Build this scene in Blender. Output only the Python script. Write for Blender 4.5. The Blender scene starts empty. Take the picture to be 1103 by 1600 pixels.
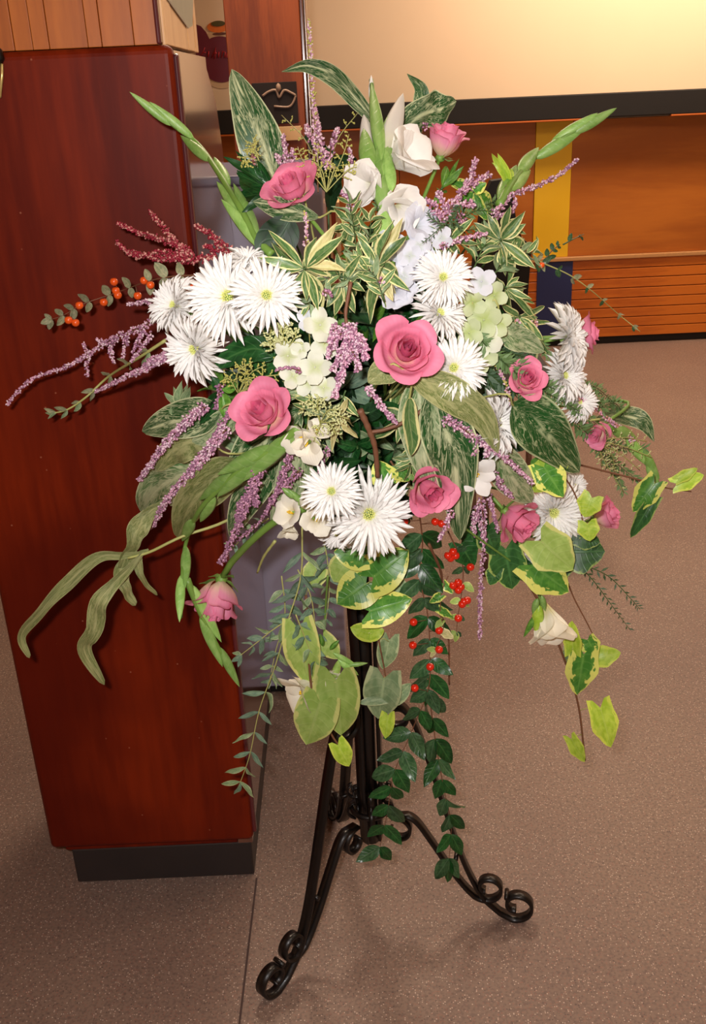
import bpy, bmesh, math, random
from mathutils import Vector, Matrix

# ---------------------------------------------------------------- camera, world, light, exposure
S = bpy.context.scene
COL = S.collection
F_PX, PITCH, ROLL, CAM_H = 1556.0, 23.2, -2.6, 1.52
IW, IH = 1103.0, 1600.0
_p, _r = math.radians(PITCH), math.radians(ROLL)
CF = Vector((0, math.cos(_p), -math.sin(_p)))
_R0, _U0 = Vector((1, 0, 0)), Vector((0, math.sin(_p), math.cos(_p)))
CR = math.cos(_r) * _R0 + math.sin(_r) * _U0
CU = -math.sin(_r) * _R0 + math.cos(_r) * _U0
CC = Vector((0, 0, CAM_H))
cam_d = bpy.data.cameras.new('camera')
cam = bpy.data.objects.new('camera', cam_d)
COL.objects.link(cam)
cam_d.sensor_fit = 'VERTICAL'
cam_d.sensor_height = 36.0
cam_d.lens = 36.0 * F_PX / IH
cam_d.clip_start = 0.02
M = Matrix((CR, CU, -CF)).transposed().to_4x4()
M.translation = CC
cam.matrix_world = M
S.camera = cam

S.view_settings.view_transform = 'Standard'
S.view_settings.look = 'None'
S.view_settings.gamma = 1.0
S.view_settings.use_curve_mapping = False
S.view_settings.exposure = 0.0

wd = bpy.data.worlds.new('world')
S.world = wd
wd.use_nodes = True
wd.node_tree.nodes['Background'].inputs[0].default_value = (1.0, 0.80, 0.62, 1)
wd.node_tree.nodes['Background'].inputs[1].default_value = 0.10

def area(name, loc, target, size, power, color, spread=None):
    l = bpy.data.lights.new(name, 'AREA')
    l.shape = 'RECTANGLE'
    l.size, l.size_y = size
    l.energy = power
    l.color = color
    if spread: l.spread = math.radians(spread)
    o = bpy.data.objects.new(name, l)
    COL.objects.link(o)
    o.location = loc
    o.rotation_euler = (Vector(target) - Vector(loc)).to_track_quat('-Z', 'Y').to_euler()
    return o
# the camera's own flash, up and to the left of the lens
area('camera_flash', (-0.06, -0.02, CAM_H + 0.08), (0.0, 1.5, 0.86), (0.045, 0.03), 19.5, (1.0, 0.96, 0.94))
# the room's ceiling lamps, followed by two added fill lights
area('ceiling_or_fill_light', (-0.08, 3.05, 2.72), (-0.08, 3.0, 0), (0.4, 0.4), 26.0, (1.0, 0.78, 0.58))
area('ceiling_or_fill_light', (1.9, 5.2, 2.72), (1.9, 5.3, 0), (2.4, 0.4), 60.0, (1.0, 0.78, 0.60))
area('ceiling_or_fill_light', (0.9, 0.6, 2.72), (0.9, 0.7, 0), (0.9, 0.5), 6.0, (1.0, 0.82, 0.68))  # unseen fill light, added above the camera
area('ceiling_or_fill_light', (2.0, 2.5, 2.72), (1.6, 2.5, 0), (0.9, 0.5), 12.0, (1.0, 0.80, 0.62))  # added to brighten the post's side face and the floor at the right

def ray(px, py):
    return CF * F_PX + CR * (px - IW / 2) - CU * (py - IH / 2)
def W(px, py, Y):
    d = ray(px, py)
    return CC + d * (Y / d.y)
def on_floor(px, py, z=0.0):
    d = ray(px, py)
    return CC + d * ((z - CAM_H) / d.z)
def px_size(P):                     # metres per photo pixel at a world point
    return (P - CC).dot(CF) / F_PX

random.seed(7)
RND = random.Random(11)

# ---------------------------------------------------------------- materials
class NT:
    def __init__(s, name):
        s.m = bpy.data.materials.new(name)
        s.m.use_nodes = True
        s.t = s.m.node_tree
        s.b = s.t.nodes['Principled BSDF']
        s.out = s.t.nodes['Material Output']
    def n(s, typ, **kw):
        nd = s.t.nodes.new(typ)
        for k, v in kw.items():
            if k in nd.inputs: nd.inputs[k].default_value = v
            else: setattr(nd, k, v)
        return nd
    def l(s, a, b): s.t.links.new(a, b)
    def math(s, op, a, b=None, c=None, clamp=False):
        nd = s.t.nodes.new('ShaderNodeMath'); nd.operation = op; nd.use_clamp = clamp
        for i, v in enumerate((a, b, c)):
            if v is None: continue
            if isinstance(v, (int, float)): nd.inputs[i].default_value = v
            else: s.l(v, nd.inputs[i])
        return nd.outputs[0]
    def mix(s, fac, a, b):
        nd = s.t.nodes.new('ShaderNodeMix'); nd.data_type = 'RGBA'
        if isinstance(fac, (int, float)): nd.inputs[0].default_value = fac
        else: s.l(fac, nd.inputs[0])
        for i, v in ((6, a), (7, b)):
            if isinstance(v, tuple): nd.inputs[i].default_value = (*v[:3], 1)
            else: s.l(v, nd.inputs[i])
        return nd.outputs[2]
    def smooth(s, x, lo, hi):
        nd = s.t.nodes.new('ShaderNodeMapRange'); nd.interpolation_type = 'SMOOTHSTEP'
        s.l(x, nd.inputs[0]); nd.inputs[1].default_value = lo; nd.inputs[2].default_value = hi
        return nd.outputs[0]

def srgb(r, g, b):
    f = lambda c: (c / 255 / 12.92) if c / 255 <= 0.04045 else ((c / 255 + 0.055) / 1.055) ** 2.4
    return (f(r), f(g), f(b))

def thin(nt, col, trans=0.22, rough=0.5):
    """petal / leaf blade: principled with a share of light passing through"""
    nt.b.inputs['Roughness'].default_value = rough
    if isinstance(col, tuple): nt.b.inputs['Base Color'].default_value = (*col, 1)
    else: nt.l(col, nt.b.inputs['Base Color'])
    tr = nt.n('ShaderNodeBsdfTranslucent')
    if isinstance(col, tuple): tr.inputs[0].default_value = (*col, 1)
    else: nt.l(col, tr.inputs[0])
    mx = nt.n('ShaderNodeMixShader'); mx.inputs[0].default_value = trans
    nt.l(nt.b.outputs[0], mx.inputs[1]); nt.l(tr.outputs[0], mx.inputs[2])
    nt.l(mx.outputs[0], nt.out.inputs[0])
    return nt.m

def plain(name, col, rough=0.5, metal=0.0, coat=0.0, var=0.12, scale=30.0, bump=0.0):
    nt = NT(name)
    tc = nt.n('ShaderNodeTexCoord')
    no = nt.n('ShaderNodeTexNoise', Scale=scale, Detail=4.0)
    nt.l(tc.outputs['Object'], no.inputs['Vector'])
    dark = tuple(c * (1 - var) for c in col); lite = tuple(min(1, c * (1 + var)) for c in col)
    nt.l(nt.mix(no.outputs[0], dark, lite), nt.b.inputs['Base Color'])
    nt.b.inputs['Roughness'].default_value = rough
    nt.b.inputs['Metallic'].default_value = metal
    nt.b.inputs['Coat Weight'].default_value = coat
    if bump:
        bp = nt.n('ShaderNodeBump', Strength=bump, Distance=0.002)
        nt.l(no.outputs[0], bp.inputs['Height']); nt.l(bp.outputs[0], nt.b.inputs['Normal'])
    return nt.m

def uv_nodes(nt):
    tc = nt.n('ShaderNodeTexCoord')
    sp = nt.n('ShaderNodeSeparateXYZ'); nt.l(tc.outputs['UV'], sp.inputs[0])
    a = nt.math('ABSOLUTE', nt.math('MULTIPLY_ADD', sp.outputs[1], 2.0, -1.0))
    oi = nt.n('ShaderNodeObjectInfo')
    off = nt.n('ShaderNodeCombineXYZ'); nt.l(nt.math('MULTIPLY', oi.outputs['Random'], 37.0), off.inputs[2])
    ad = nt.n('ShaderNodeVectorMath', operation='ADD')
    nt.l(tc.outputs['UV'], ad.inputs[0]); nt.l(off.outputs[0], ad.inputs[1])
    return sp.outputs[0], a, ad.outputs[0], oi.outputs['Random'], sp.outputs[1]

def leaf_mat(name, mid, mid2, edge=None, edge_at=0.7, vein=None, vein_amt=0.5, rough=0.42, trans=0.18, ragged=0.35, back=None):
    nt = NT(name)
    u, a, vec, rnd, v = uv_nodes(nt)
    no = nt.n('ShaderNodeTexNoise', Scale=5.0, Detail=3.0); nt.l(vec, no.inputs['Vector'])
    col = nt.mix(nt.smooth(no.outputs[0], 0.35, 0.65), mid, mid2)
    # side veins and midrib
    w = nt.math('SINE', nt.math('MULTIPLY_ADD', u, 44.0, nt.math('MULTIPLY', a, -9.0)))
    vn = nt.smooth(w, 0.75, 1.0)
    rib = nt.math('SUBTRACT', 1.0, nt.smooth(a, 0.03, 0.10))
    vm = nt.math('MAXIMUM', nt.math('MULTIPLY', vn, 0.45), rib)
    vc = vein or tuple(min(1, c * 1.9 + 0.02) for c in mid2)
    col = nt.mix(nt.math('MULTIPLY', vm, vein_amt), col, vc)
    if edge:
        n2 = nt.n('ShaderNodeTexNoise', Scale=7.0, Detail=2.0); nt.l(vec, n2.inputs['Vector'])
        x = nt.math('ADD', a, nt.math('MULTIPLY', nt.math('SUBTRACT', n2.outputs[0], 0.5), ragged * 3))
        col = nt.mix(nt.smooth(x, edge_at - 0.05, edge_at + 0.05), col, edge)
    # a little lighter or darker from blade to blade
    hv = nt.n('ShaderNodeHueSaturation'); nt.l(col, hv.inputs['Color'])
    nt.l(nt.math('MULTIPLY_ADD', rnd, 0.5, 0.75), hv.inputs['Value'])
    bp = nt.n('ShaderNodeBump', Strength=0.35, Distance=0.001)
    nt.l(vm, bp.inputs['Height']); nt.l(bp.outputs[0], nt.b.inputs['Normal'])
    return thin(nt, hv.outputs[0], trans, rough)

def marbled_mat(name, dark, cream, amount=0.5, rough=0.35, scale=1.0):
    nt = NT(name)
    u, a, vec, rnd, v = uv_nodes(nt)
    warp = nt.n('ShaderNodeTexNoise', Scale=5.0 * scale, Detail=3.0); nt.l(vec, warp.inputs['Vector'])
    cx = nt.n('ShaderNodeCombineXYZ')
    nt.l(nt.math('SUBTRACT', nt.math('MULTIPLY', u, 12.0 * scale), nt.math('MULTIPLY', a, 5.5 * scale)), cx.inputs[0])
    nt.l(nt.math('MULTIPLY', v, 6.5 * scale), cx.inputs[1]); nt.l(nt.math('MULTIPLY', rnd, 31.0), cx.inputs[2])
    def ridge(sc_, dist, w):
        q = nt.n('ShaderNodeTexNoise', Scale=sc_, Detail=3.0, Distortion=dist); nt.l(cx.outputs[0], q.inputs['Vector'])
        r_ = nt.math('ABSOLUTE', nt.math('SUBTRACT', q.outputs[0], 0.5))
        return nt.math('SUBTRACT', 1.0, nt.smooth(r_, 0.0, w))
    net = nt.math('MAXIMUM', ridge(0.55, 1.2, 0.02 + 0.06 * amount), nt.math('MULTIPLY', ridge(1.3, 0.9, 0.015 + 0.09 * amount), 0.35 + 0.6 * amount))
    bl = nt.n('ShaderNodeTexNoise', Scale=4.5 * scale, Detail=5.0); nt.l(vec, bl.inputs['Vector'])
    blot = nt.math('MULTIPLY', nt.smooth(bl.outputs[0], 0.66 - 0.25 * amount, 0.76 - 0.2 * amount), 0.8)
    rib = nt.math('MULTIPLY', nt.math('SUBTRACT', 1.0, nt.smooth(a, 0.04, 0.22)), nt.smooth(warp.outputs[0], 0.4, 0.55))
    rim = nt.smooth(a, 0.90, 0.97)
    f = nt.math('MAXIMUM', nt.math('MAXIMUM', nt.math('MULTIPLY', net, 0.8), blot), nt.math('MAXIMUM', rib, rim))
    col = nt.mix(f, dark, cream)
    bp = nt.n('ShaderNodeBump', Strength=0.5, Distance=0.0015)
    nt.l(net, bp.inputs['Height']); nt.l(bp.outputs[0], nt.b.inputs['Normal'])
    return thin(nt, col, 0.12, rough)

def petal_mat(name, base, tip, lo=0.1, hi=0.6, trans=0.3, rough=0.6, edge=None):
    nt = NT(name)
    u, a, vec, rnd, v = uv_nodes(nt)
    no = nt.n('ShaderNodeTexNoise', Scale=3.0, Detail=2.0); nt.l(vec, no.inputs['Vector'])
    x = nt.math('ADD', u, nt.math('MULTIPLY', nt.math('SUBTRACT', no.outputs[0], 0.5), 0.25))
    col = nt.mix(nt.smooth(x, lo, hi), base, tip)
    if edge: col = nt.mix(nt.math('MULTIPLY', nt.smooth(u, 0.82, 1.0), 0.6), col, edge)
    # fine length-wise ribs of the petal
    rb = nt.math('SINE', nt.math('MULTIPLY', v, 60.0))
    bp = nt.n('ShaderNodeBump', Strength=0.12, Distance=0.0006)
    nt.l(rb, bp.inputs['Height']); nt.l(bp.outputs[0], nt.b.inputs['Normal'])
    return thin(nt, col, trans, rough)

def wood(name, dark, lite, axis='Z', scale=7.0, rough=0.3, coat=0.3, grain=0.5, knots=False, stain=None, spec=0.5):
    nt = NT(name)
    tc = nt.n('ShaderNodeTexCoord')
    mp = nt.n('ShaderNodeMapping')
    s = {'X': (0.12, 1, 1), 'Y': (1, 0.12, 1), 'Z': (1, 1, 0.10)}[axis]
    mp.inputs['Scale'].default_value = s
    nt.l(tc.outputs['Object'], mp.inputs['Vector'])
    n1 = nt.n('ShaderNodeTexNoise', Scale=scale, Detail=6.0, Distortion=0.6); nt.l(mp.outputs[0], n1.inputs['Vector'])
    n2 = nt.n('ShaderNodeTexNoise', Scale=scale * 14, Detail=4.0); nt.l(mp.outputs[0], n2.inputs['Vector'])
    x = nt.math('ADD', nt.math('MULTIPLY', n1.outputs[0], 1 - grain * 0.5), nt.math('MULTIPLY', n2.outputs[0], grain * 0.5))
    col = nt.mix(nt.smooth(x, 0.36, 0.66), dark, lite)
    if stain:
        n3 = nt.n('ShaderNodeTexNoise', Scale=2.1, Detail=3.0); nt.l(tc.outputs['Object'], n3.inputs['Vector'])
        col = nt.mix(nt.math('MULTIPLY', nt.smooth(n3.outputs[0], 0.42, 0.65), 0.75), col, stain)
        n4 = nt.n('ShaderNodeTexVoronoi', Scale=22.0); nt.l(tc.outputs['Object'], n4.inputs['Vector'])
        sp = nt.math('SUBTRACT', 1.0, nt.smooth(n4.outputs['Distance'], 0.015, 0.05))
        col = nt.mix(nt.math('MULTIPLY', sp, 0.45), col, srgb(190, 120, 90))
    if knots:
        vo = nt.n('ShaderNodeTexVoronoi', Scale=3.2); nt.l(tc.outputs['Object'], vo.inputs['Vector'])
        k = nt.math('SUBTRACT', 1.0, nt.smooth(vo.outputs['Distance'], 0.02, 0.09))
        col = nt.mix(k, col, tuple(c * 0.35 for c in dark))
    nt.l(col, nt.b.inputs['Base Color'])
    nt.b.inputs['Roughness'].default_value = rough
    nt.b.inputs['Coat Weight'].default_value = coat
    nt.b.inputs['Specular IOR Level'].default_value = spec
    nt.b.inputs['Coat Roughness'].default_value = 0.12
    bp = nt.n('ShaderNodeBump', Strength=0.06, Distance=0.001)
    nt.l(n2.outputs[0], bp.inputs['Height']); nt.l(bp.outputs[0], nt.b.inputs['Normal'])
    return nt.m

def terrazzo():
    nt = NT('speckled_floor')
    tc = nt.n('ShaderNodeTexCoord')
    big = nt.n('ShaderNodeTexNoise', Scale=1.3, Detail=4.0); nt.l(tc.outputs['Object'], big.inputs['Vector'])
    fine = nt.n('ShaderNodeTexNoise', Scale=160.0, Detail=3.0); nt.l(tc.outputs['Object'], fine.inputs['Vector'])
    col = nt.mix(nt.smooth(big.outputs[0], 0.3, 0.7), srgb(128, 104, 92), srgb(142, 118, 102))
    col = nt.mix(nt.math('MULTIPLY', nt.smooth(fine.outputs[0], 0.45, 0.62), 0.5), col, srgb(98, 78, 72))
    for sc, c, w, am in ((270, srgb(226, 202, 184), 0.22, 0.7), (210, srgb(56, 42, 44), 0.20, 0.6), (300, srgb(160, 96, 80), 0.25, 0.55), (120, srgb(84, 64, 60), 0.2, 0.4)):
        v = nt.n('ShaderNodeTexVoronoi', Scale=float(sc)); nt.l(tc.outputs['Object'], v.inputs['Vector'])
        sep = nt.n('ShaderNodeSeparateColor'); nt.l(v.outputs['Color'], sep.inputs[0])
        pick = nt.math('GREATER_THAN', sep.outputs[0], 0.80)
        d = nt.math('SUBTRACT', 1.0, nt.smooth(v.outputs['Distance'], w, w + 0.2))
        col = nt.mix(nt.math('MULTIPLY', nt.math('MULTIPLY', d, pick), am), col, c)
    nt.l(col, nt.b.inputs['Base Color'])
    nt.b.inputs['Roughness'].default_value = 0.55
    return nt.m

MT = {}
MT['floor'] = terrazzo()
MT['cream'] = plain('cream_paint', srgb(238, 210, 176), 0.6, var=0.03, scale=3)
MT['ceiling'] = plain('ceiling_paint', srgb(205, 190, 165), 0.8, var=0.03, scale=3)
MT['mahogany'] = wood('mahogany_panel', srgb(88, 18, 3), srgb(130, 38, 7), 'Z', 5.0, 0.45, 0.05, 0.5, spec=0.16, stain=srgb(80, 14, 4))
MT['mahogany_edge'] = wood('mahogany_edge', srgb(60, 20, 28), srgb(100, 38, 40), 'Z', 12.0, 0.25, 0.5)
MT['side_lam'] = wood('brown_laminate', srgb(84, 46, 32), srgb(112, 66, 46), 'Z', 9.0, 0.2, 1.0, 0.4)
MT['tan_wood'] = wood('tan_wood', srgb(214, 160, 104), srgb(234, 188, 134), 'Z', 12.0, 0.35, 0.3, 0.5)
MT['orange_wood'] = wood('orange_board', srgb(146, 70, 16), srgb(192, 106, 34), 'Z', 9.0, 0.45, 0.15, 0.4, stain=srgb(104, 40, 12))
MT['pillar'] = wood('pillar_wood', srgb(112, 44, 10), srgb(150, 70, 24), 'Z', 12.0, 0.6, 0.0)
MT['pillar_dark'] = wood('pillar_edge', srgb(52, 20, 14), srgb(92, 44, 30), 'Z', 12.0, 0.2, 0.5)
MT['panel'] = wood('counter_panel', srgb(158, 84, 22), srgb(184, 106, 32), 'X', 5.0, 0.45, 0.1, 0.3)
MT['plank'] = wood('pine_plank', srgb(168, 80, 18), srgb(204, 112, 32), 'X', 9.0, 0.4, 0.2, 0.4, knots=True)
MT['ledge'] = plain('ledge_edge', srgb(190, 140, 90), 0.3, var=0.1)
MT['black'] = plain('black_paint', srgb(15, 9, 6), 0.7, var=0.2)
MT['plinth'] = plain('dark_plinth', srgb(44, 36, 34), 0.5, var=0.3, scale=9)
MT['yellow'] = plain('yellow_paint', srgb(226, 178, 26), 0.5, var=0.04, scale=4)
MT['navy'] = plain('navy_paint', srgb(28, 38, 84), 0.5, var=0.08, scale=4)
MT['amber'] = plain('amber_strip', srgb(190, 96, 34), 0.4, var=0.05)
MT['lilac'] = plain('grey_metal_paint', srgb(158, 152, 172), 0.42, coat=0.2, var=0.05, scale=4)
MT['lilac_edge'] = plain('grey_metal_edge', srgb(96, 96, 122), 0.4, var=0.05)
MT['iron'] = plain('black_iron', srgb(17, 11, 9), 0.38, metal=0.2, coat=0.12, var=0.5, scale=50, bump=0.5)
MT['paper'] = plain('notice_paper', srgb(176, 172, 150), 0.7, var=0.1, scale=20)
MT['paper_edge'] = plain('notice_edge', srgb(235, 228, 215), 0.7, var=0.02)
MT['plum'] = plain('plum_print', srgb(108, 30, 50), 0.5, var=0.08, scale=12)
MT['redprint'] = plain('red_print', srgb(178, 26, 36), 0.5, var=0.05)
MT['ring'] = plain('pale_ring_print', srgb(214, 180, 140), 0.5, var=0.03)
MT['orangeprint'] = plain('orange_print', srgb(226, 118, 40), 0.5, var=0.1, scale=40)
MT['greenprint'] = plain('dark_green_print', srgb(84, 74, 26), 0.5, var=0.2, scale=60)
MT['brownprint'] = plain('brown_print', srgb(104, 58, 40), 0.5, var=0.1)
MT['photo_black'] = plain('photo_black', srgb(26, 14, 12), 0.8, var=0.4, scale=20)
MT['photo_grey'] = plain('photo_grey', srgb(150, 122, 102), 0.5, var=0.2, scale=60)
MT['chrome'] = plain('metal_trim', srgb(150, 130, 120), 0.25, metal=0.9, var=0.05)
MT['brass'] = plain('brass', srgb(230, 205, 130), 0.3, metal=0.6, var=0.05)
MT['stripe_red'] = plain('stripe_red', srgb(150, 52, 26), 0.6, var=0.1)
MT['stripe_cream'] = plain('stripe_cream', srgb(216, 176, 128), 0.6, var=0.05)
MT['lampglass'] = NT('lamp_diffuser').m
_b = MT['lampglass'].node_tree.nodes['Principled BSDF']
_b.inputs['Emission Color'].default_value = (1, 0.8, 0.55, 1); _b.inputs['Emission Strength'].default_value = 3.0
MT['bowl'] = plain('dark_teal_bowl', srgb(14, 34, 38), 0.3, coat=0.3, var=0.3)
MT['foam'] = plain('wet_foam', srgb(22, 50, 30), 0.9, var=0.2, scale=90)

# plants
MT['rose'] = petal_mat('rose_petal', srgb(250, 206, 180), srgb(240, 142, 174), 0.08, 0.42, 0.25, 0.55, srgb(238, 128, 158))
MT['rose_core'] = petal_mat('rose_petal_core', srgb(206, 80, 110), srgb(230, 106, 148), 0.2, 0.7, 0.2, 0.55, srgb(236, 130, 160))
MT['rose_soft'] = petal_mat('rose_petal_pale', srgb(252, 226, 196), srgb(244, 160, 190), 0.2, 0.8, 0.3, 0.55, srgb(238, 120, 160))
MT['ray'] = petal_mat('mum_ray', srgb(240, 238, 160), srgb(253, 251, 248), 0.0, 0.32, 0.3, 0.65)
MT['mum_eye'] = plain('mum_eye', srgb(228, 232, 138), 0.7, var=0.25, scale=200)
MT['white'] = petal_mat('white_petal', srgb(238, 236, 200), srgb(250, 246, 240), 0.0, 0.4, 0.3, 0.6)
MT['ivory'] = petal_mat('ivory_petal', srgb(236, 226, 150), srgb(252, 246, 228), 0.05, 0.5, 0.3, 0.6)
MT['coolwhite'] = petal_mat('cool_white_petal', srgb(206, 214, 206), srgb(232, 234, 244), 0.0, 0.5, 0.3, 0.6)
MT['hydra'] = petal_mat('hydrangea_petal', srgb(206, 214, 160), srgb(238, 240, 222), 0.0, 0.6, 0.3, 0.6)
MT['hydra_green'] = petal_mat('hydrangea_green_petal', srgb(180, 196, 120), srgb(206, 216, 172), 0.0, 0.7, 0.25, 0.6)
MT['throat'] = plain('yellow_throat', srgb(240, 196, 40), 0.6, var=0.15)
MT['stem'] = plain('green_stem', srgb(112, 148, 62), 0.5, var=0.2, scale=40)
MT['stem_dark'] = plain('dark_green_stem', srgb(62, 88, 44), 0.5, var=0.2, scale=40)
MT['stem_pale'] = plain('pale_stem', srgb(176, 176, 104), 0.5, var=0.15, scale=40)
MT['twig'] = plain('brown_twig', srgb(116, 74, 50), 0.6, var=0.25, scale=60)
MT['sheath'] = leaf_mat('gladiolus_sheath', srgb(132, 176, 84), srgb(156, 194, 106), None, 0.7, srgb(180, 210, 140), 0.35, 0.4, 0.15)
MT['calyx'] = leaf_mat('calyx_green', srgb(92, 124, 56), srgb(120, 150, 76), None, 0.7, None, 0.3)
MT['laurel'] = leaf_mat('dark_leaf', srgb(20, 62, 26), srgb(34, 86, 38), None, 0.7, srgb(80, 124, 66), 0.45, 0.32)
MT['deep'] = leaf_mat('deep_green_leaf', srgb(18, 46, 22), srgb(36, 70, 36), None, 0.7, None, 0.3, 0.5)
MT['fresh'] = leaf_mat('fresh_green_leaf', srgb(70, 122, 36), srgb(106, 152, 58), None, 0.7, None, 0.35, 0.4)
MT['lance'] = leaf_mat('cream_edged_leaf', srgb(66, 106, 56), srgb(108, 138, 78), srgb(226, 220, 156), 0.70, srgb(190, 196, 140), 0.35, 0.4, 0.15, 0.12)
MT['lance_dry'] = leaf_mat('buff_leaf', srgb(180, 174, 112), srgb(208, 196, 140), srgb(232, 220, 164), 0.75, None, 0.2, 0.5, 0.2, 0.2)
MT['ivy'] = leaf_mat('ivy_leaf', srgb(66, 128, 46), srgb(94, 152, 58), srgb(228, 230, 118), 0.66, srgb(130, 180, 90), 0.4, 0.35, 0.18, 0.42)
MT['ivy_lime'] = leaf_mat('lime_ivy_leaf', srgb(160, 196, 54), srgb(186, 214, 80), srgb(206, 222, 90), 0.8, srgb(200, 222, 120), 0.3, 0.4, 0.25, 0.3)
MT['ivy_pale'] = leaf_mat('pale_ivy_leaf', srgb(150, 180, 84), srgb(170, 196, 104), srgb(214, 216, 130), 0.85, srgb(190, 204, 130), 0.3, 0.5, 0.25, 0.2)
MT['ivy_dark'] = leaf_mat('dark_ivy_leaf', srgb(34, 76, 34), srgb(54, 98, 46), srgb(150, 170, 90), 0.88, None, 0.4, 0.4, 0.12, 0.2)
MT['sage'] = leaf_mat('sage_leaf', srgb(112, 138, 96), srgb(144, 162, 120), srgb(176, 186, 140), 0.85, None, 0.25, 0.55, 0.15, 0.2)
MT['euc'] = leaf_mat('eucalyptus_leaf', srgb(92, 120, 100), srgb(122, 146, 118), None, 0.7, None, 0.25, 0.6)
MT['coto'] = leaf_mat('cotoneaster_leaf', srgb(40, 74, 44), srgb(64, 100, 62), None, 0.7, srgb(120, 146, 112), 0.3, 0.3)
MT['coto_dry'] = leaf_mat('dusty_leaf', srgb(118, 124, 90), srgb(150, 146, 112), None, 0.7, None, 0.2, 0.6)
MT['conifer'] = plain('conifer_green', srgb(96, 124, 72), 0.6, var=0.35, scale=60)
MT['conifer_dark'] = plain('conifer_dark_green', srgb(56, 84, 52), 0.6, var=0.35, scale=60)
MT['seed'] = plain('seed_yellow', srgb(192, 186, 96), 0.6, var=0.25, scale=80)
MT['umbel'] = plain('umbel_cream', srgb(206, 208, 150), 0.6, var=0.2, scale=80)
MT['heath_a'] = plain('heather_mauve', srgb(208, 154, 178), 0.6, var=0.2, scale=90)
MT['heath_b'] = plain('heather_purple', srgb(158, 108, 136), 0.6, var=0.2, scale=90)
MT['heath_c'] = plain('heather_pale', srgb(228, 196, 208), 0.6, var=0.15, scale=90)
MT['heath_red'] = plain('heather_red', srgb(150, 30, 52), 0.5, var=0.3, scale=90)
MT['heath_red2'] = plain('heather_red_pale', srgb(206, 140, 130), 0.5, var=0.3, scale=90)
MT['berry_o'] = plain('orange_berry', srgb(226, 84, 24), 0.25, coat=0.4, var=0.15, scale=60)
MT['berry_r'] = plain('red_berry', srgb(214, 38, 16), 0.2, coat=0.5, var=0.12, scale=60)
MT['marble'] = marbled_mat('marbled_leaf', srgb(36, 84, 38), srgb(214, 220, 172), 0.3)
MT['marble_pale'] = marbled_mat('marbled_pale_leaf', srgb(92, 128, 76), srgb(206, 212, 168), 0.75)
MT['marble_dark'] = marbled_mat('marbled_dark_leaf', srgb(34, 90, 40), srgb(196, 210, 160), 0.18, 0.25)
MT['marble_olive'] = marbled_mat('marbled_olive_leaf', srgb(112, 128, 66), srgb(192, 192, 134), 0.7, 0.5, 1.6)

# ---------------------------------------------------------------- object helpers
def link(name, me, parent=None, mats=()):
    o = bpy.data.objects.new(name, me)
    COL.objects.link(o)
    if parent is not None: o.parent = parent
    for m in mats: me.materials.append(m)
    return o
def tag(o, label, cat, group=None):
    o['label'] = label
    o['category'] = cat
    if group: o['group'] = group
    return o
def thing(name, loc, label, cat, group=None):
    o = bpy.data.objects.new(name, None)
    o.empty_display_size = 0.02
    COL.objects.link(o)
    o.location = loc
    return tag(o, label, cat, group)

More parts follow.
